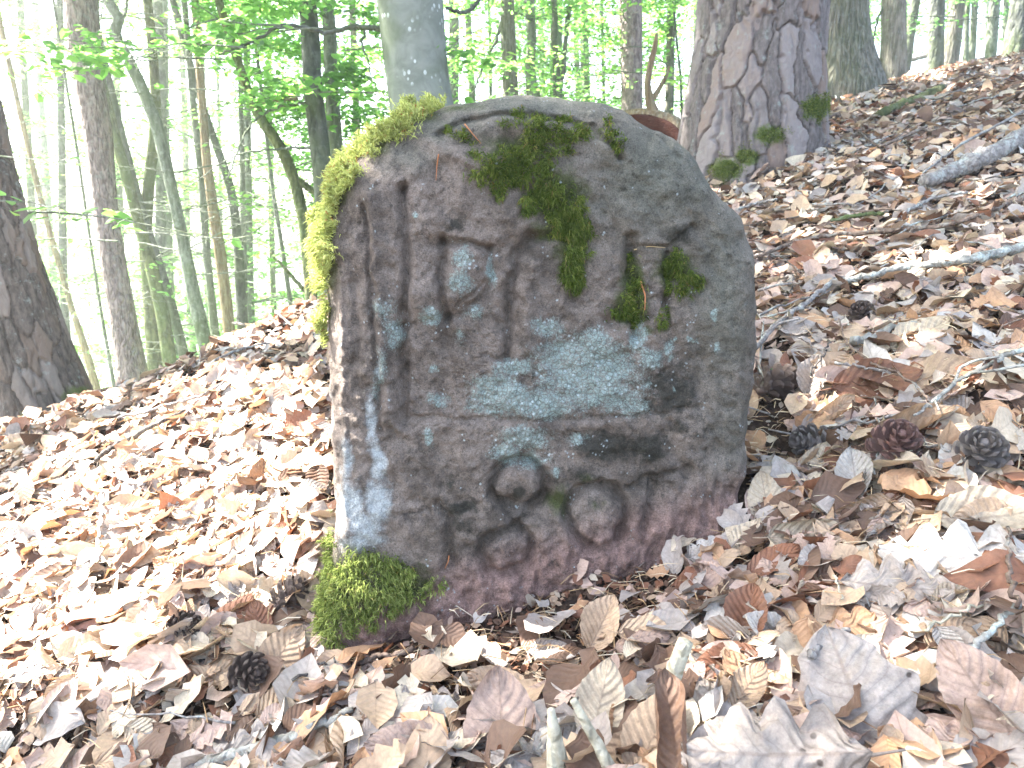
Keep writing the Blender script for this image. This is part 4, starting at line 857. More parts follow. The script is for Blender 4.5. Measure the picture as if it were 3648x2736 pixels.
def in_stone(x, y, m=0.0): return (x > -0.31 - m) & (x < 0.385 + m) & (y > 1.05 + 0.12 * x - 0.03 - m) & (y < 1.05 + 0.12 * x + 0.26)
def bare(u, v):                                   # dark soil strip along the foot of the stone
    bl = np.interp(u, [1250, 1570, 1976, 2221, 2383, 2560], [2262, 2205, 2165, 2075, 1950, 1870])
    dep = np.interp(u, [1200, 1350, 1900, 2250, 2560], [100, 340, 370, 270, 100])
    gap = ((u - 2760) / 110) ** 2 + ((v - 1540) / 190) ** 2 < 1      # dark pit beside the stone
    return gap | ((u > 1230) & (u < 2560) & (v > bl - 20) & (v < bl + dep))
def litter(name, n, ylo, yhi, xl, xr, tmpl, size, sd, lift, tiltsd, seed, label, cat, tint=None, keepbare=0.12, mat=None, ypow=1.0, over=0.5):
    r = np.random.default_rng(seed); y = ylo + (yhi - ylo) * r.random(n) ** ypow; x = r.uniform(0, 1, n) * (xr(y) - xl(y)) + xl(y)
    z = G(x, y); u, v, f = proj(np.stack([x, y, z], 1))
    k = ~in_stone(x, y, -0.01) & (~bare(u, v) | (r.random(n) < keepbare)) & (y < np.interp(x, RX, RY) + over)
    x, y, z = x[k], y[k], z[k]; n = len(x)
    nrm = Gn(x, y) + r.normal(0, tiltsd, (n, 3)); d = r.normal(0, 1, (n, 3))
    sz = np.clip(size * np.exp(r.normal(0, sd, n)), size * 0.35, size * 2.0); pos = np.stack([x, y, z + lift * r.random(n) ** 1.3 + 0.10 * sz], 1)
    ti = r.random(n) if tint is None else r.uniform(tint[0], tint[1], n)
    Vs, Fs, at = [], [], {'tint': [], 'lu': [], 'lv': []}; off = 0; which = r.integers(0, len(tmpl), n)
    for j, (tv, tf, s_, t_, _w) in enumerate(tmpl):
        m = which == j
        if not m.any(): continue
        V, F = scatter(tv, tf, pos[m], frames(nrm[m], d[m]), sz[m]); Vs.append(V); Fs.append(F + off); off += len(V)
        at['tint'].append(np.repeat(ti[m], len(tv))); at['lu'].append(np.tile(s_, m.sum())); at['lv'].append(np.tile(t_, m.sum()))
    o = build(name, np.concatenate(Vs), [np.concatenate(Fs)], mat or M_litter, None, True, {k2: np.concatenate(a) for k2, a in at.items()})
    tag(o, label, cat, None, 'stuff'); return o
tm_near = [leaf_template(k, nv + 2 if nv < 9 else nv - 1, 4, b, c, f, w, s, tw) for k, nv, b, c, f, w, s, tw in (('beech', 7, .5, 1.2, .1, .07, 1, .3), ('beech', 7, -.6, -1.5, .1, .08, 2, -.4), ('beech', 7, .9, 4.5, 0, .05, 3, .6), ('oak', 11, .6, 1.0, 0, .09, 4, .2), ('oak', 11, -.7, -1.6, 0, .09, 5, -.3),
            ('frag', 7, .4, 2.0, 0, .09, 6, .5), ('beech', 7, 1.4, -3.0, 0, .06, 7, -.6), ('frag', 6, -.5, -1.5, .1, .1, 8, .2), ('frag', 9, .8, 1.5, 0, .12, 51, .7), ('frag', 9, -.9, 2.5, .2, .12, 52, -.8), ('oak', 12, 1.1, 2.6, 0, .12, 53, .6), ('beech', 8, -1.2, 1.8, .2, .11, 54, .9), ('maple', 9, .6, -1.0, 0, .10, 55, .3))]
tm_mid = [leaf_template(k, nv, 3, b, c, f, w, s, tw) for k, nv, b, c, f, w, s, tw in (('beech', 5, .6, 0, .35, .08, 11, .5), ('beech', 5, -.7, 0, -.35, .09, 12, -.5), ('frag', 4, .9, 0, .6, .08, 13, .6), ('oak', 6, -.6, 0, .2, .12, 14, .3), ('frag', 4, .5, 0, -.5, .1, 15, -.4))]
tm_chip = [leaf_template('frag', 3, 2, .6, 0, 0, .15, 21), leaf_template('frag', 4, 2, -.5, 0, 0, .15, 22)]
tm_far = [leaf_template(k, 3 if k != 'oak' else 4, 3, b, 0, f, .1, s_, .4) for k, b, f, s_ in (('frag', .6, .22, 71), ('frag', -.6, -.22, 72), ('oak', .4, .3, 73))]
wl = lambda y: -0.74 * y - 0.12; wr = lambda y: 0.74 * y + 0.12
litter('leaf_litter', 10500, 0.42, 2.2, lambda y: wl(y) - 0.30, lambda y: wr(y) + 0.30, tm_near, 0.046, 0.50, 0.027, 0.36, 31, 'deep bed of dry beech and oak leaves around the stone', 'leaf litter')
litter('leaf_litter', 21000, 2.0, 4.2, wl, wr, tm_mid, 0.036, 0.50, 0.022, 0.36, 32, 'dry leaves covering the slope behind the stone', 'leaf litter', ypow=0.8)
litter('leaf_litter', 30000, 4.0, 9.0, lambda y: -0.3 * y, lambda y: 0.74 * y + 0.3, tm_far, 0.043, 0.40, 0.03, 0.40, 33, 'dry leaves covering the slope up to the crest at right', 'leaf litter')
litter('leaf_litter', 14000, 0.3, 4.5, lambda y: -0.74 * y - 1.6, lambda y: 0.74 * y + 1.6, tm_mid, 0.055, 0.3, 0.03, 0.4, 34, 'dry leaves on the ground to either side', 'leaf litter')
litter('leaf_litter', 3500, 7.2, 10.6, lambda y: -1.4 + 0 * y, lambda y: 1.9 + 0 * y, tm_far, 0.07, 0.35, 0.03, 0.4, 37, 'dry leaves on the dark mound behind the stone', 'leaf litter', over=9)
litter('leaf_crumbs', 16000, 0.45, 1.9, wl, wr, tm_chip, 0.015, 0.5, 0.022, 0.5, 35, 'crumbled leaf bits and bark flakes on the dark soil', 'leaf crumbs', keepbare=0.35, tint=(0.0, 0.62), ypow=1.0)
litter('leaf_crumbs', 5000, 0.62, 1.12, lambda y: -0.25 + 0 * y, lambda y: 0.36 + 0 * y, tm_chip, 0.010, 0.5, 0.008, 0.5, 36, 'fine dark crumbs along the foot of the stone', 'leaf crumbs', keepbare=1.0, tint=(0.0, 0.15))

# ---- single leaves: a library of shared meshes, one object each
LIB = {}
def lib(shape, col, var=0):
    key = (shape, col, var)
    if key in LIB: return LIB[key]
    k, b, c, f, w, tw = {'flat': ('beech', .35, .5, .06, .05, .15), 'cupped': ('beech', .7, 2.2, 0, .06, .4), 'arched': ('beech', -.9, -2.2, 0, .06, -.3), 'rolled': ('beech', .5, 7.5, 0, .03, .9), 'folded': ('beech', .5, 0, .9, .05, .5),
        'curled': ('beech', 1.9, 3.0, 0, .05, .8), 'oak': ('oak', .5, .8, 0, .10, .25), 'oakcurl': ('oak', -1.1, -2.2, 0, .11, .6), 'maple': ('maple', -.5, -.9, 0, .08, .2)}[shape]
    V, F, s, t, wd = leaf_template(k, 25 if k != 'beech' else 19, 9, b * (1 + .3 * var * (-1) ** var), c, f, w * (1 + .4 * var), 200 + var * 7 + len(shape), tw * (-1) ** var)
    # a stalk
    r0 = V[4] if False else V[: 9].mean(0); st = np.array([r0 + [0, 0.03, 0], r0, r0 + [0.01, -0.08, 0.012], r0 + [0.02, -0.17, 0.03]])
    Vt, q, tr = tube(st, [0.009, 0.011, 0.008, 0.008], 5); n0 = len(V)
    me = build('fallen_leaf', np.concatenate([V, Vt]), [np.concatenate([F, q + n0]), tr + n0], M_dry[col], None, True,
               {'lu': np.r_[s, np.zeros(len(Vt))], 'lv': np.r_[t, np.zeros(len(Vt))]}, link=False)
    LIB[key] = me; return me
CAMU = np.array([0, SP, CP]); CAMR = np.array([1.0, 0, 0])
def put_leaf(me, pos, nrm, d, size, label, group, cat='fallen leaf', name='fallen_leaf'):
    R3 = frames(nrm[None], d[None])[0]; o = bpy.data.objects.new(name, me); S.collection.objects.link(o)
    M4 = Matrix(R3.tolist()).to_4x4() @ Matrix.Scale(size, 4); M4.translation = Vector(pos); o.matrix_world = M4
    return tag(o, label, cat, group)
def hero(u, v, L, ang, face, shape, col, label, lift=0.016, var=0, roll=0.0):
    p = gpt(u, v, lift); view = -(p - [0, 0, CZ]); dist = np.linalg.norm(view); view /= dist
    up = Gn(p[:1], p[1:2])[0]; n = up * (1 - face) + view * face; n += CAMR * roll; n /= np.linalg.norm(n)
    a = math.radians(ang); d = math.cos(a) * CAMR + math.sin(a) * CAMU; d -= n * (d @ n)
    dl = np.linalg.norm(d); d /= dl; vis = math.hypot(d @ CAMR, d @ CAMU); size = L / FPX * (dist * 0.95) / max(vis, 0.6)
    p = p + view * 0.004
    return put_leaf(lib(shape, col, var), p, n, d, size, label, 'single leaves picked out in the litter')
H_ = [
 (1790,2600,330,95,.75,'flat','pink','large pinkish beech leaf with dark specks at the bottom centre of the picture',.03,1),
 (2145,2222,205,68,.75,'folded','tan','golden tan beech leaf standing upright before the foot of the stone',.03,0),
 (2285,2272,215,10,.35,'arched','pink','pinkish arched beech leaf right of the upright golden leaf',.03,0),
 (1335,2243,165,158,.4,'rolled','tan','rolled tan leaf leaning against the moss at the lower left of the stone',.02,0),
 (1690,2312,170,5,.45,'arched','pink','brownish pink arched leaf on the dark soil strip',.02,1),
 (1412,2530,130,75,.75,'oak','grey','grey lobed oak leaf at the lower left of the big pinkish leaf',.02,0),
 (1455,2672,300,170,.55,'cupped','pink','broad brown pink leaf at the bottom edge left of the centre',.03,0),
 (2140,2500,260,80,.75,'cupped','cream','pale beech leaf standing behind the bone coloured stick',.04,0),
 (1765,2450,230,150,.5,'curled','tan','curled tan leaf behind the large pinkish speckled leaf',.02,0),
 (2395,2590,300,100,.7,'rolled','brown','dark brown rolled leaf standing at the bottom right of centre',.06,1),
 (2335,2610,300,68,.75,'flat','tan','tan ribbed beech leaf tucked against the dark rolled leaf',.03,0),
 (2728,1778,190,100,.75,'flat','cream','cream ribbed beech leaf standing at the right corner of the stone',.025,0),
 (2660,1917,170,55,.55,'cupped','cream','pale cupped beech leaf below the cream ribbed leaf',.02,0),
 (2522,1955,190,20,.5,'oakcurl','pale','crumpled whitish oak leaf against the right foot of the stone',.025,0),
 (3400,1985,380,160,.45,'oak','pale','big whitish oak leaf lying right of the stone',.035,1),
 (3535,1845,330,350,.4,'cupped','cream','large cream leaf with orange light at the right edge',.03,0),
 (3190,2095,280,340,.5,'oak','grey','grey oak leaf below the big whitish oak leaf',.025,0),
 (2662,2190,200,80,.6,'folded','red','dark red brown leaf folded upright right of the stone foot',.03,0),
 (2740,2305,190,20,.55,'arched','cream','cream leaf with a toothed edge below the folded red leaf',.02,1),
 (2590,2360,210,175,.45,'cupped','red','chestnut brown leaf beside the greenish stick',.02,0),
 (3040,2470,350,105,.65,'maple','grey','very large grey leaf at the lower right of the picture',.045,0),
 (3090,2230,260,350,.55,'oakcurl','orange','orange brown leaf with round dark spots',.03,0),
 (2760,2690,560,172,.5,'oak','grey','huge pale grey leaf cut off by the bottom edge right of centre',.05,1),
 (3500,2480,270,120,.6,'cupped','pink','pale pinkish cupped leaf at the lower right corner',.03,0),
 (2890,1915,270,345,.45,'rolled','cream','long cream rolled leaf right of the stone corner',.02,0),
 (3020,1850,180,340,.5,'arched','pink','pink tan leaf above the big whitish oak leaf',.02,0),
 (2665,2445,190,60,.6,'cupped','tan','light tan leaf standing among grey leaves below the chestnut leaf',.03,0),
 (3045,1690,170,100,.6,'folded','pale','pale folded leaf left of the reddish pine cone',.03,1),
 (3410,1582,200,30,.5,'oak','tan','tan oak leaf between the two pine cones at right',.02,0),
 (3255,1520,290,15,.35,'rolled','tan','long rolled tan leaf above the reddish pine cone',.03,0),
 (3385,2135,130,20,.5,'folded','cream','small cream folded leaf under the big whitish oak leaf',.02,0),
 (3440,2285,270,200,.45,'arched','tan','arched tan leaf near the right edge below the whitish oak leaf',.02,0),
 (2895,1340,160,70,.7,'folded','grey','grey leaf standing folded right of the stone',.03,0),
 (3125,1365,260,355,.4,'cupped','red','dark red brown leaf lying flat right of the standing grey leaf',.025,0),
 (2960,1480,210,40,.5,'rolled','tan','rolled ribbed tan leaf right of the dark gap beside the stone',.03,1),
 (3280,1190,210,20,.4,'flat','cream','bright cream leaf halfway up the slope at right',.02,0),
 (3560,1000,170,340,.5,'oak','pale','bluish white oak leaf at the right edge of the slope',.02,1),
 (3190,1010,190,10,.35,'cupped','cream','cream leaf under the pale lichen covered branch',.02,1),
 (2810,1350,120,90,.6,'oakcurl','grey','grey crumpled leaf just right of the stone edge',.02,1),
 (3350,1345,220,345,.4,'flat','tan','light tan beech leaf below the crossing twigs at right',.02,1),
 (920,2215,140,100,.7,'cupped','red','red brown leaf lit from behind left of the moss foot',.03,0),
 (1000,2330,190,60,.65,'flat','tan','ribbed tan beech leaf above the pine cone at lower left',.03,1),
 (820,2365,200,30,.5,'arched','tan','yellowish leaf left of the ribbed leaf above the cone',.025,0),
 (600,2020,120,150,.5,'cupped','orange','orange leaf glowing in the sun patch at left',.02,0),
 (708,1562,130,10,.5,'cupped','red','rust red leaf in the bright litter left of the stone',.02,1),
 (300,2480,240,20,.4,'arched','orange','broad orange leaf at lower left in the sun patch',.03,0),
 (835,1580,180,10,.45,'arched','pink','pale curled leaf right of the rust red leaf',.03,1),
 (460,2540,190,170,.4,'arched','brown','dark purple brown leaf at lower left',.02,0),
 (480,2700,220,20,.4,'flat','tan','tan leaf at the bottom edge at lower left',.02,1),
 (930,2650,240,15,.4,'oak','grey','grey oak leaf at the bottom edge left of centre',.02,0),
 (1010,2490,170,50,.6,'cupped','tan','small tan leaf standing right of the lower left cone',.02,1),
 (740,2620,190,160,.4,'oakcurl','tan','crumpled tan oak leaf at the bottom edge left',.02,0),
 (600,2700,150,200,.4,'arched','red','red leaf at the bottom edge far left',.02,1),
 (2010,2330,150,20,.35,'arched','brown','brown arched leaf on the soil left of the golden upright leaf',.02,0),
 (1950,2310,140,10,.3,'flat','grey','greyish flat leaf on the soil strip',.01,0),
 (1560,2330,130,150,.4,'oakcurl','grey','small grey crumpled leaf on the left part of the soil strip',.01,1),
 (1300,2360,85,20,.55,'flat','pink','small pink leaf scrap below the moss foot',.01,1),
 (2520,2060,120,60,.5,'arched','pink','pinkish small leaf under the whitish oak leaf by the stone',.02,0),
 (2760,2000,200,25,.4,'cupped','red','red brown leaf below the pale cupped leaf',.02,1),
 (2900,2060,200,30,.4,'cupped','brown','dark brown leaf in the litter below the long cream leaf',.02,1),
 (3600,2650,220,60,.5,'cupped','cream','cream leaf at the lower right corner of the frame',.02,1),
 (3330,2640,240,170,.45,'oakcurl','pink','crumpled pinkish oak leaf at the bottom edge on the right',.03,1),
 (2560,2550,200,110,.55,'arched','grey','grey leaf beside the dark rolled leaf at the bottom',.02,1),
]
for u, v, L, a, fce, sh, col, lab, lift, var in H_: hero(u, v, L, a, fce, sh, col, lab, lift, var)
form = {'flat': 'flat', 'cupped': 'cupped', 'arched': 'arched', 'rolled': 'rolled', 'folded': 'folded', 'curled': 'curled', 'oak': 'flat lobed', 'oakcurl': 'crumpled lobed'}
def where(u, v):
    if v > 2080: return 'in front of the stone at left' if u < 1250 else 'in front of the stone' if u < 2400 else 'at the lower right'
    return 'left of the stone' if u < 1500 else 'right of the stone'
def random_leaves(n, ylo, yhi, seed):
    r = np.random.default_rng(seed); got = 0; word = {'tan': 'tan', 'pink': 'pinkish', 'grey': 'grey', 'cream': 'cream', 'red': 'red brown', 'brown': 'dark brown', 'pale': 'whitish', 'orange': 'orange'}
    while got < n:
        y = ylo + (yhi - ylo) * r.random(); x = r.uniform(-0.72 * y, 0.72 * y); z = G(x, y)[0]; u, v, _ = proj(np.array([x, y, z]))
        if in_stone(np.array([x]), np.array([y]), 0.02)[0] or (bare(np.array([u]), np.array([v]))[0] and r.random() < .9) or v < 0 or u < 0 or u > 3648 or v > 2800: continue
        col = r.choice(['tan', 'pink', 'grey', 'cream', 'red', 'brown', 'pale', 'orange'], p=[.22, .20, .19, .10, .10, .07, .07, .05]); sh = r.choice(['flat', 'cupped', 'arched', 'rolled', 'folded', 'curled', 'oak', 'oakcurl'], p=[.14, .18, .17, .09, .08, .10, .12, .12])
        n_ = Gn(np.array([x]), np.array([y]))[0] + r.normal(0, 0.27, 3) + np.array([0, -0.1, 0]); sz = np.clip(r.normal(0.068, 0.014), 0.04, 0.095)
        if sh.startswith('oak'): sz *= 1.2
        kind = 'oak' if sh.startswith('oak') else 'beech'
        put_leaf(lib(sh, col, int(r.integers(0, 2))), np.array([x, y, z + 0.014 + 0.012 * r.random()]), n_, r.normal(0, 1, 3), sz, '%s %s %s leaf in the litter %s' % (form[sh], word[col], kind, where(u, v)), '%s %s %s leaves loose in the litter %s' % (form[sh], word[col], kind, where(u, v))); got += 1
random_leaves(235, 0.52, 1.9, 77)

# ------------------------------------------------------------------ pine cones
def cone_material(name, a, b):
    g = NG(name); o = g.obj(); n = g.noise(o, 120, 4); return g.done(g.principled(g.mix(n, a, b), 0.55, g.bump(n, 0.002), 0.35))
M_cone = {'red': cone_material('reddish_cone', (0.075, 0.034, 0.028), (0.21, 0.115, 0.095)), 'grey': cone_material('grey_cone', (0.07, 0.057, 0.05), (0.24, 0.205, 0.185)), 'dark': cone_material('dark_cone', (0.035, 0.024, 0.02), (0.13, 0.085, 0.065))}
def scale_mesh(mat):
    rows = [(0, .12, .05), (.35, .22, .06), (.7, .30, .08), (.92, .26, .13), (1.0, .12, .12)]; V = []
    for y, w, th in rows:
        lift = 0.22 * y * y
        V += [(-w, y, lift), (0, y, lift + th), (w, y, lift), (0, y, lift - th * .8)]
    F = []
    for i in range(len(rows) - 1):
        for j in range(4): F.append((i * 4 + j, i * 4 + (j + 1) % 4, i * 4 + 4 + (j + 1) % 4, i * 4 + 4 + j))
    F.append((19, 18, 17, 16)); F.append((0, 1, 2, 3))
    return build('scale', np.array(V) , [np.array(F)], mat, None, False, link=False)
SCM = {k: scale_mesh(m) for k, m in M_cone.items()}
def cone(u, v, d_px, tilt, az, kind, label, n=46, lift=0.012, el=1.0):
    p = gpt(u, v + d_px * 0.25); p = p + np.array([0, 0, 0.012]); dist = np.linalg.norm(p - [0, 0, CZ]); D = 0.92 * d_px / FPX * dist; Lc = D * 1.05 * el
    ax = np.array([math.sin(az) * math.sin(tilt), math.cos(az) * math.sin(tilt), math.cos(tilt)])
    e = empty('pine_cone', p, label, 'pine cone', 'pine cones in the litter')
    R3 = Vector(ax).to_track_quat('Z', 'Y').to_matrix(); b = Vector(p) + Vector((0, 0, D * 0.30)) - Vector(ax) * Lc * 0.45
    t = np.linspace(0, 1, 8); P3 = np.array([b + Vector(ax) * Lc * k for k in t]); V, q, tr = tube(P3, D * 0.20 * np.sin(np.pi * (t * .8 + .12)) + .001, 8); build('core', V, [q, tr], M_cone[kind], e, True)
    for i in range(n):
        f = (i + 0.5) / n; th = i * 2.399963; s = D * (0.20 + 0.27 * math.sin(math.pi * min(1, f * .85 + .12))); opn = math.radians(-8 + 72 * f ** 1.25)
        o = bpy.data.objects.new('scale', SCM[kind]); S.collection.objects.link(o); o.parent = e
        M4 = R3.to_4x4() @ Matrix.Translation((0, 0, Lc * (0.05 + 0.85 * f))) @ Matrix.Rotation(th, 4, 'Z') @ Matrix.Translation((0, D * 0.05, 0)) @ Matrix.Rotation(opn, 4, 'X') @ Matrix.Scale(s, 4)
        M4.translation = M4.translation + (b - Vector(p)); o.matrix_local = M4
    return e
cone(3172, 1630, 185, 0.75, 3.3, 'red', 'open reddish purple pine cone right of the stone')
cone(3480, 1650, 170, 0.9, 3.6, 'grey', 'grey weathered pine cone at the right edge')
cone(2900, 1610, 150, 1.3, 4.4, 'grey', 'dark grey pine cone lying left of the reddish cone')
cone(2750, 1395, 150, 1.2, 1.2, 'dark', 'blackish pine cone in the dark gap beside the stone')
cone(3065, 1145, 95, 1.0, 3.6, 'dark', 'small dark pine cone on the slope under the lichen branch')
cone(895, 2430, 150, 1.1, 2.4, 'dark', 'brown pine cone under the ribbed tan leaf at lower left')
cone(1030, 2150, 130, 1.2, 0.6, 'dark', 'dark open pine cone beside the moss foot of the stone')
cone(660, 2260, 110, 1.3, 2.0, 'dark', 'dark pine cone in the middle of the sun patch')

# ------------------------------------------------------------------ twigs and sticks
def wood(name, a, b, lich): return bark(name, a, b, (60, 60, 60), lich, 0, 0, 0.003)
W_pale = wood('lichen_twig', (0.14, 0.13, 0.11), (0.30, 0.29, 0.26), 0.8); W_brown = wood('brown_twig', (0.08, 0.055, 0.042), (0.20, 0.145, 0.11), 0.25); W_grey = wood('grey_twig', (0.12, 0.105, 0.095), (0.27, 0.245, 0.225), 0.45); W_bone = wood('bone_stick', (0.24, 0.215, 0.155), (0.42, 0.39, 0.30), 0.0)
W_dark = wood('dark_twig', (0.04, 0.034, 0.03), (0.12, 0.10, 0.085), 0.2)
def twig(pts, mat, label, lift=0.022, name='fallen_twig', cat='twig', group=None, side=(), ns=8, jit=0.004, taper=0.7):
    lift = lift + 0.014; P3 = np.array([gpt(u, v, lift) for u, v, w in pts]); r = np.array([w / 2 / FPX * np.linalg.norm(p - [0, 0, CZ]) for (u, v, w), p in zip(pts, P3)])
    n = max(10, len(pts) * 6); AR = resample(np.c_[P3, r], n); AR[:, :3] += rng.normal(0, jit * 0.4, (n, 3))
    g_ = G(AR[:, 0], AR[:, 1]) + 0.018; AR[:, 2] = np.maximum(AR[:, 2], g_)
    a = rng.normal(0, 0.09, (n, ns)) + (0.35 * (rng.random((n, 1)) < 0.10)); V, q, t = tube(AR[:, :3], AR[:, 3], ns, True, 1 + a)
    if not side:
        o = build(name, V, [q, t], mat, None, True); return tag(o, label, cat, group)
    e = empty(name, AR[0, :3], label, cat, group); build('main_stem', V, [q, t], mat, e, True)
    for sp in side:
        P3 = np.array([gpt(u, v, lift + 0.012 * min(k, 1)) for k, (u, v, w) in enumerate(sp)]); r = np.array([w / 2 / FPX * np.linalg.norm(p - [0, 0, CZ]) for (u, v, w), p in zip(sp, P3)])
        AR = resample(np.c_[P3, r], 10); V, q, t = tube(AR[:, :3], AR[:, 3], 6); build('side_twig', V, [q, t], mat, e, True)
    return e
twig([(2960,1012,20),(3090,985,24),(3214,953,26),(3340,938,26),(3458,925,28),(3648,880,30),(3760,850,30)], W_pale, 'long pale lichen covered branch crossing the slope at right', .03, 'fallen_branch', 'branch')
twig([(2690,918,12),(2830,862,13),(2950,838,14),(3100,825,14),(3300,812,14),(3430,790,14),(3648,705,16)], W_brown, 'long brown twig above the pale lichen branch', .03)
twig([(3290,650,40),(3400,610,48),(3500,570,52),(3600,515,54),(3720,450,56)], W_grey, 'thick grey fallen limb near the right edge of the slope', .03, 'fallen_branch', 'branch')
twig([(3130,408,24),(3200,380,28),(3260,362,32),(3320,335,36),(3360,315,30)], B_mossy, 'mossy half buried root on the upper slope at right', .02, 'exposed_root', 'root')
twig([(2700,622,14),(2780,562,18),(2848,508,20),(2900,455,20),(2940,420,16),(3000,400,10)], W_brown, 'bent brown branch lying at the foot of the big scaly pine', .03, 'fallen_branch', 'branch')
twig([(2925,325,8),(2980,285,9),(3060,250,10),(3153,236,11),(3250,212,12),(3340,190,12),(3380,160,12),(3425,132,10)], W_dark, 'dark crooked branch lying along the crest', .05, 'fallen_branch', 'branch', side=([(2980,285,6),(2960,270,5),(2930,262,4)], [(3010,268,6),(3014,290,5),(3016,305,4)]))
twig([(3290,615,6),(3360,560,7),(3427,512,8),(3510,468,8),(3580,430,8),(3648,395,8)], W_grey, 'thin grey stick slanting up the slope at right', .05)
twig([(3220,760,9),(3290,720,10),(3340,700,10),(3450,685,8)], W_grey, 'grey twig lying beneath the thick grey limb', .03)
twig([(2960,785,10),(3040,770,12),(3110,762,13),(3150,760,12)], B_mossy, 'short greenish stick in the middle of the right slope', .03)
twig([(3060,470,6),(3100,500,7),(3135,524,8),(3220,490,9),(3300,450,8)], W_brown, 'light brown forked stick on the upper slope', .03)
twig([(2630,745,9),(2700,722,9),(2765,712,7)], W_grey, 'short grey twig just right of the stone shoulder', .03)
twig([(2900,728,7),(2960,728,8),(3030,728,7)], W_grey, 'level grey twig in the middle of the slope', .03)
twig([(3040,1225,30),(3130,1190,26),(3190,1165,22),(3260,1150,14)], W_pale, 'stubby pale stick under the crossing twigs', .02, 'fallen_branch', 'branch')
twig([(2690,1240,18),(2745,1175,18),(2800,1125,16),(2870,1080,15),(2950,1015,16),(2975,995,14)], W_grey, 'grey lichen twig rising from the stone edge to the pale branch', .035, side=([(2720,1190,10),(2780,1150,9),(2850,1135,7)], [(2700,1035,10),(2770,1015,9),(2820,1010,8)]))
twig([(3260,1480,9),(3330,1425,12),(3400,1365,13),(3450,1330,13),(3540,1290,14),(3648,1240,15)], W_pale, 'pale forked twig spreading at the right edge', .04, side=([(3400,1365,9),(3420,1310,9),(3470,1285,8),(3560,1270,8)], [(3450,1330,8),(3540,1320,8),(3648,1300,9)], [(3330,1425,7),(3345,1460,6)]))
twig([(2990,1140,6),(3010,1210,7),(3080,1280,8),(3170,1320,8),(3250,1360,8),(3310,1430,8)], W_brown, 'thin brown twig arching over the dark red leaf', .045)
twig([(2960,1210,6),(2930,1270,7),(2885,1330,7)], W_dark, 'short dark twig leaning by the standing grey leaf', .05)
twig([(2975,1292,8),(3080,1310,8),(3170,1328,7)], W_grey, 'straight grey twig lying on the dark red leaf', .04)
twig([(2590,2100,0.1 + 5),(2660,2080,5),(2720,2095,5)], W_brown, 'tiny brown twig below the right corner of the stone', .02)
twig([(700,2736,34),(830,2690,34),(960,2655,36),(1080,2610,32),(1200,2550,26),(1260,2530,18)], W_pale, 'pale lichen branch at the bottom edge left of centre', .02, 'fallen_branch', 'branch')
twig([(1240,2395,16),(1300,2350,18),(1400,2330,20),(1480,2310,16)], W_brown, 'flaking brown twig on the soil below the moss foot', .012)
twig([(340,1640,14),(400,1590,16),(480,1555,16),(560,1510,14),(660,1460,10)], W_dark, 'dark twig slanting over the leaf bank at left', .03)
twig([(420,1490,7),(520,1470,9),(600,1440,9),(720,1410,9),(800,1360,8)], W_grey, 'long pale twig above the dark twig on the leaf bank', .03)
twig([(700,1335,7),(780,1275,8),(850,1245,8),(960,1220,6)], W_grey, 'thin stick near the crest of the left leaf bank', .03)
twig([(820,1150,10),(880,1155,10),(930,1165,8)], W_dark, 'short dark stick on the skyline of the left bank', .04)
twig([(980,1110,10),(1010,1135,10),(1045,1160,8)], W_dark, 'stubby dark twig on the skyline close to the stone', .04)
twig([(530,1870,5),(560,1890,6),(640,1886,6),(760,1840,5)], W_brown, 'wiry brown stem in the sunny litter', .03)
twig([(385,1690,9),(450,1715,11),(520,1728,10)], W_grey, 'short grey twig at the middle left of the leaf bank', .02)
twig([(362,1750,9),(360,1850,11),(345,1970,10),(300,2010,7)], W_grey, 'curved grey twig pointing downhill at left', .03)
twig([(0,1690,6),(80,1665,7),(200,1640,7)], W_dark, 'thin dark twig at the left edge of the bank', .02)
twig([(2975,2050,6),(3000,2130,6)], W_bone, 'tiny straw beside the grey oak leaf', .03)
twig([(2880,2340,22),(2950,2290,20),(3020,2240,16)], W_grey, 'short grey stick under the orange spotted leaf', .04)
twig([(3380,2350,24),(3480,2300,20),(3570,2200,16),(3640,2150,14)], W_pale, 'pale greenish stick near the right edge at the bottom', .035)
twig([(3300,2240,9),(3400,2190,9),(3490,2150,8)], W_bone, 'straw coloured stem left of the pale greenish stick', .03)
twig([(3595,1880,9),(3590,2000,11),(3600,2080,16),(3625,2160,12)], W_brown, 'withered stem standing at the right edge', .04)
def stick(p0, p1, w0, w1, label, cat='stick'):   # cut sticks that stand out of the litter
    a = gpt(p0[0], p0[1], 0.035); d = ray(*p1); t = np.linalg.norm(a - [0, 0, CZ]) * 0.96; b = np.array([0, 0, CZ]) + d * t / np.linalg.norm(d)
    n = 14; k = np.linspace(0, 1, n)[:, None]; P3 = a + (b - a) * k + rng.normal(0, 0.0003, (n, 3)); r = np.linspace(w0, w1, n) / 2 / FPX * t
    ns = 14; V, q, tr = tube(P3, r, ns, True, 1 + rng.normal(0, .012, (n, ns)) + 0.05 * rng.normal(0, 1, (1, ns))); return tag(build('broken_stick', V, [q, tr], W_bone, None, True), label, cat)
stick((2365, 2490), (2440, 2285), 66, 52, 'thick pale green peeled stick standing right of the golden leaf')
stick((2175, 2736), (2042, 2492), 44, 24, 'thin bone coloured stick slanting at the bottom centre')
stick((1990, 2760), (1962, 2528), 92, 26, 'pointed bone coloured stick at the bottom centre left of the thin one')
r2 = np.random.default_rng(5)
def place(p):
    u, v, _ = proj(p)
    if u < 1500: return 'left of the stone' if v < 2100 else 'at the lower left'
    return 'on the high slope near the crest' if v < 450 else 'on the slope behind the stone' if v < 900 else 'right of the stone' if v < 1700 else 'at the lower right'
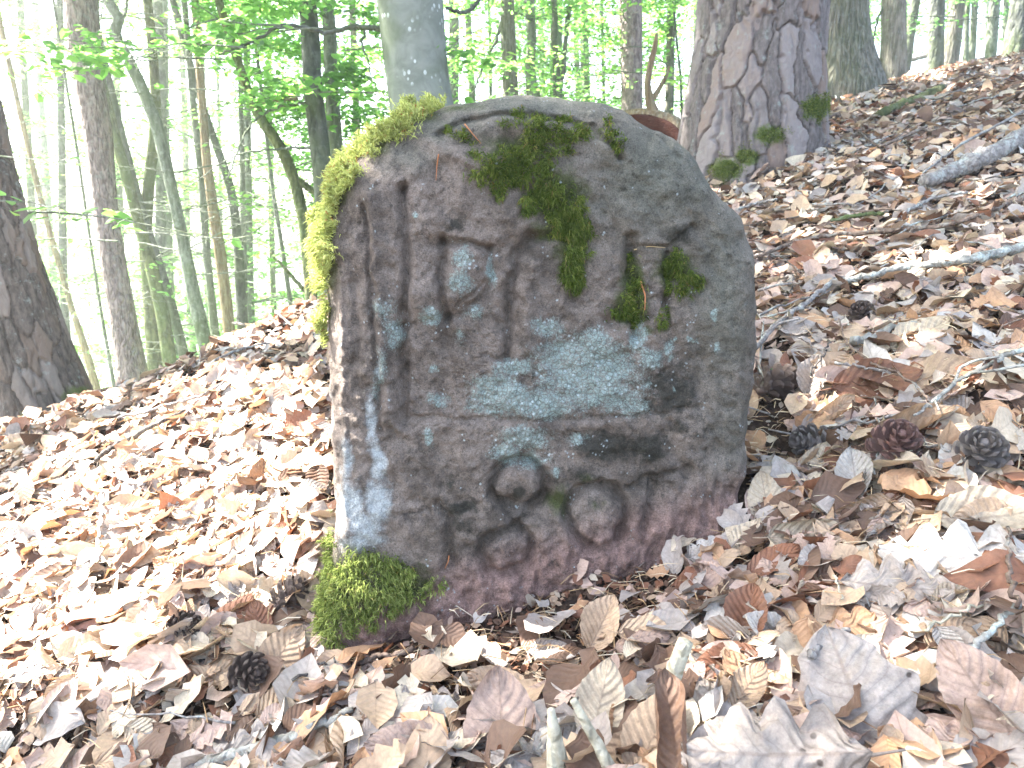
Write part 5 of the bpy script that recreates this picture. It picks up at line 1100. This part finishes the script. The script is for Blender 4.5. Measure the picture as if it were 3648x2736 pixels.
for i in range(130):
    y = r2.uniform(0.7, 6.0); x = r2.uniform(-0.7 * y, 0.72 * y) if i < 50 else r2.uniform(0.25, 0.70) * y; y = y if i < 50 else max(y, 1.1)
    if in_stone(np.array([x]), np.array([y]), .05)[0] or y > np.interp(x, RX, RY) - .1: continue
    az = r2.uniform(0, math.pi); L = r2.uniform(0.06, 0.28) * (0.6 + 0.25 * y); n = 9; k = np.linspace(-.5, .5, n); xx = x + np.cos(az) * k * L + r2.normal(0, .004, n); yy = y + np.sin(az) * k * L
    P3 = np.stack([xx, yy, G(xx, yy) + 0.03 + .012 * r2.random(n)], 1); rr = r2.uniform(0.0012, 0.0032) * (0.7 + .25 * y) * np.linspace(1, .5, n)
    V, q, t = tube(P3, rr, 6); tag(build('fallen_twig', V, [q, t], [W_pale, W_brown, W_grey, W_dark][i % 4], None, True), 'thin %s twig on the litter %s' % (['pale lichen covered', 'brown', 'grey', 'dark'][i % 4], place(P3[4])), 'twig', 'thin %s twigs loose on the litter %s' % (['pale lichen covered', 'brown', 'grey', 'dark'][i % 4], place(P3[4])))

# ------------------------------------------------------------------ pine needles
def needles(n, seed, box, label, lift):
    r = np.random.default_rng(seed); y = r.uniform(box[2], box[3], n); x = r.uniform(box[0], box[1], n); k = ~in_stone(x, y, -.005); x, y = x[k], y[k]; n = len(x)
    z = G(x, y) + lift * r.random(n) + .004; d = r.normal(0, 1, (n, 3)) * [1, 1, .3]; d /= np.linalg.norm(d, axis=1)[:, None]; L = r.uniform(0.02, 0.058, n); c = np.stack([x, y, z], 1)
    s = np.cross(d, [0, 0, 1.]); s /= np.linalg.norm(s, axis=1)[:, None] + 1e-9; w = r.uniform(0.0004, 0.0008, n)[:, None]; upv = np.array([0, 0, 1.]) * w * 1.6
    a = c - d * (L / 2)[:, None]; m = c + np.array([0, 0, .004]) ; b = c + d * (L / 2)[:, None]
    V = np.stack([a - s * w, a + s * w, a + upv, m - s * w, m + s * w, m + upv, b], 1).reshape(-1, 3); o = np.arange(n)[:, None] * 7
    Q = np.concatenate([o + np.array([[0, 1, 4, 3]]), o + np.array([[1, 2, 5, 4]]), o + np.array([[2, 0, 3, 5]])]); T = np.concatenate([o + np.array([[3, 4, 6]]), o + np.array([[4, 5, 6]]), o + np.array([[5, 3, 6]])])
    tag(build('pine_needles', V, [Q, T], M_needle, None, False, {'tint': np.repeat(r.random(n), 7)}), label, 'pine needles', None, 'stuff')
gN = NG('dry_needles'); M_needle = gN.done(gN.principled(gN.ramp(gN.attr('tint'), [(0, (0.16, 0.08, 0.035)), (.5, (0.36, 0.24, 0.12)), (1, (0.55, 0.47, 0.34))]), 0.6, None, 0.3))
needles(2600, 3, (-0.9, 1.2, 0.55, 1.9), 'scattered dry pine needles over the litter', 0.035)
needles(1100, 4, (-0.32, 0.45, 0.66, 1.14), 'dry pine needles on the soil at the foot of the stone', 0.012)
needles(500, 6, (0.36, 0.75, 1.0, 1.5), 'dry pine needles heaped right of the stone', 0.03)
# needles caught on the stone face, and a small green seedling
def on_stone(pts, w, mat, label, cat):
    P3 = []
    for u, v in pts:
        d = np.hypot(fu - u, fv - v); i = np.argmin(np.where(fn[:, 1] < .3, d, 1e9)); P3.append(fc[i] + fn[i] * 0.003)
    AR = resample(np.array(P3), 10); V, q, t = tube(AR, np.linspace(w, w * .4, 10), 5); tag(build('pine_needle', V, [q, t], mat, None, True), label, cat)
gO = NG('orange_needle'); M_orn = gO.done(gO.principled((0.38, 0.15, 0.06), 0.6)); gY = NG('straw_needle'); M_strn = gY.done(gY.principled((0.50, 0.36, 0.18), 0.6))
on_stone([(1655,452),(1690,480),(1718,515)], .0011, M_orn, 'dry pine needle stuck slanting in the moss at the top of the stone', 'needle')
on_stone([(1565,550),(1562,590),(1555,645)], .0010, M_orn, 'rusty pine needle hanging on the upper left of the stone face', 'needle')
on_stone([(2288,1000),(2292,1050),(2294,1105)], .0016, M_orn, 'orange bud scale hanging in the moss right of the centre', 'bud scale')
on_stone([(2265,888),(2310,882),(2372,876)], .0009, M_strn, 'straw coloured needle lying on the ledge of the stone', 'needle')
on_stone([(1592,1980),(1591,2000),(1589,2022)], .0012, M_orn, 'small orange bud scale at the lower left of the stone face', 'bud scale')
p = gpt(2790, 1330, .035); e = empty('seedling', p - np.array([0, 0, .03]), 'small green seedling beside the right edge of the stone', 'seedling')
for k, (az, L) in enumerate(((.4, .03), (1.9, .026), (-1.0, .026), (3.2, .022))):
    tv, tf, s_, t_, _ = leaf_template('beech', 7, 5, .6, 1.0, .1, .03, 90 + k); R3 = frames(np.array([[math.sin(az) * .4, -.5, 1.]]), np.array([[math.sin(az), math.cos(az), .2]])); V, F = scatter(tv * [1.5, 1, 1], tf, (p + np.array([math.sin(az), math.cos(az), .2]) * L * .5)[None], R3, np.array([L]))
    build('leaf', V, [F], M_leaf, e, True, {'tint': np.full(len(V), .25)})
V, q, t = tube(np.array([p - [0, 0, .04], p]), [.0009, .0007], 5); build('stem', V, [q, t], B_mossy, e, True)

# ------------------------------------------------------------------ added scattering volume, stands in for overexposure glare in the background
hz = NG('glare_veil'); pv = hz.n('VolumePrincipled'); pv.inputs['Color'].default_value = (0.97, 1.0, 0.97, 1); pv.inputs['Density'].default_value = GLARE_VEIL; pv.inputs['Anisotropy'].default_value = 0.35
hz.t.links.new(pv.outputs[0], hz.out.inputs['Volume'])
zs = float(ZZ.min()) - 1.0; ztop_ = 14.0; hx0, hx1, hy0, hy1 = -72, 72, -42, 92
Vh = np.array([[x, y, z] for z in (zs, ztop_) for y in (hy0, hy1) for x in (hx0, hx1)], float)
tag(build('glare_veil', Vh, [np.array([[0, 2, 3, 1], [4, 5, 7, 6], [0, 1, 5, 4], [1, 3, 7, 5], [3, 2, 6, 7], [2, 0, 4, 6]])], hz.m), kind='stuff')
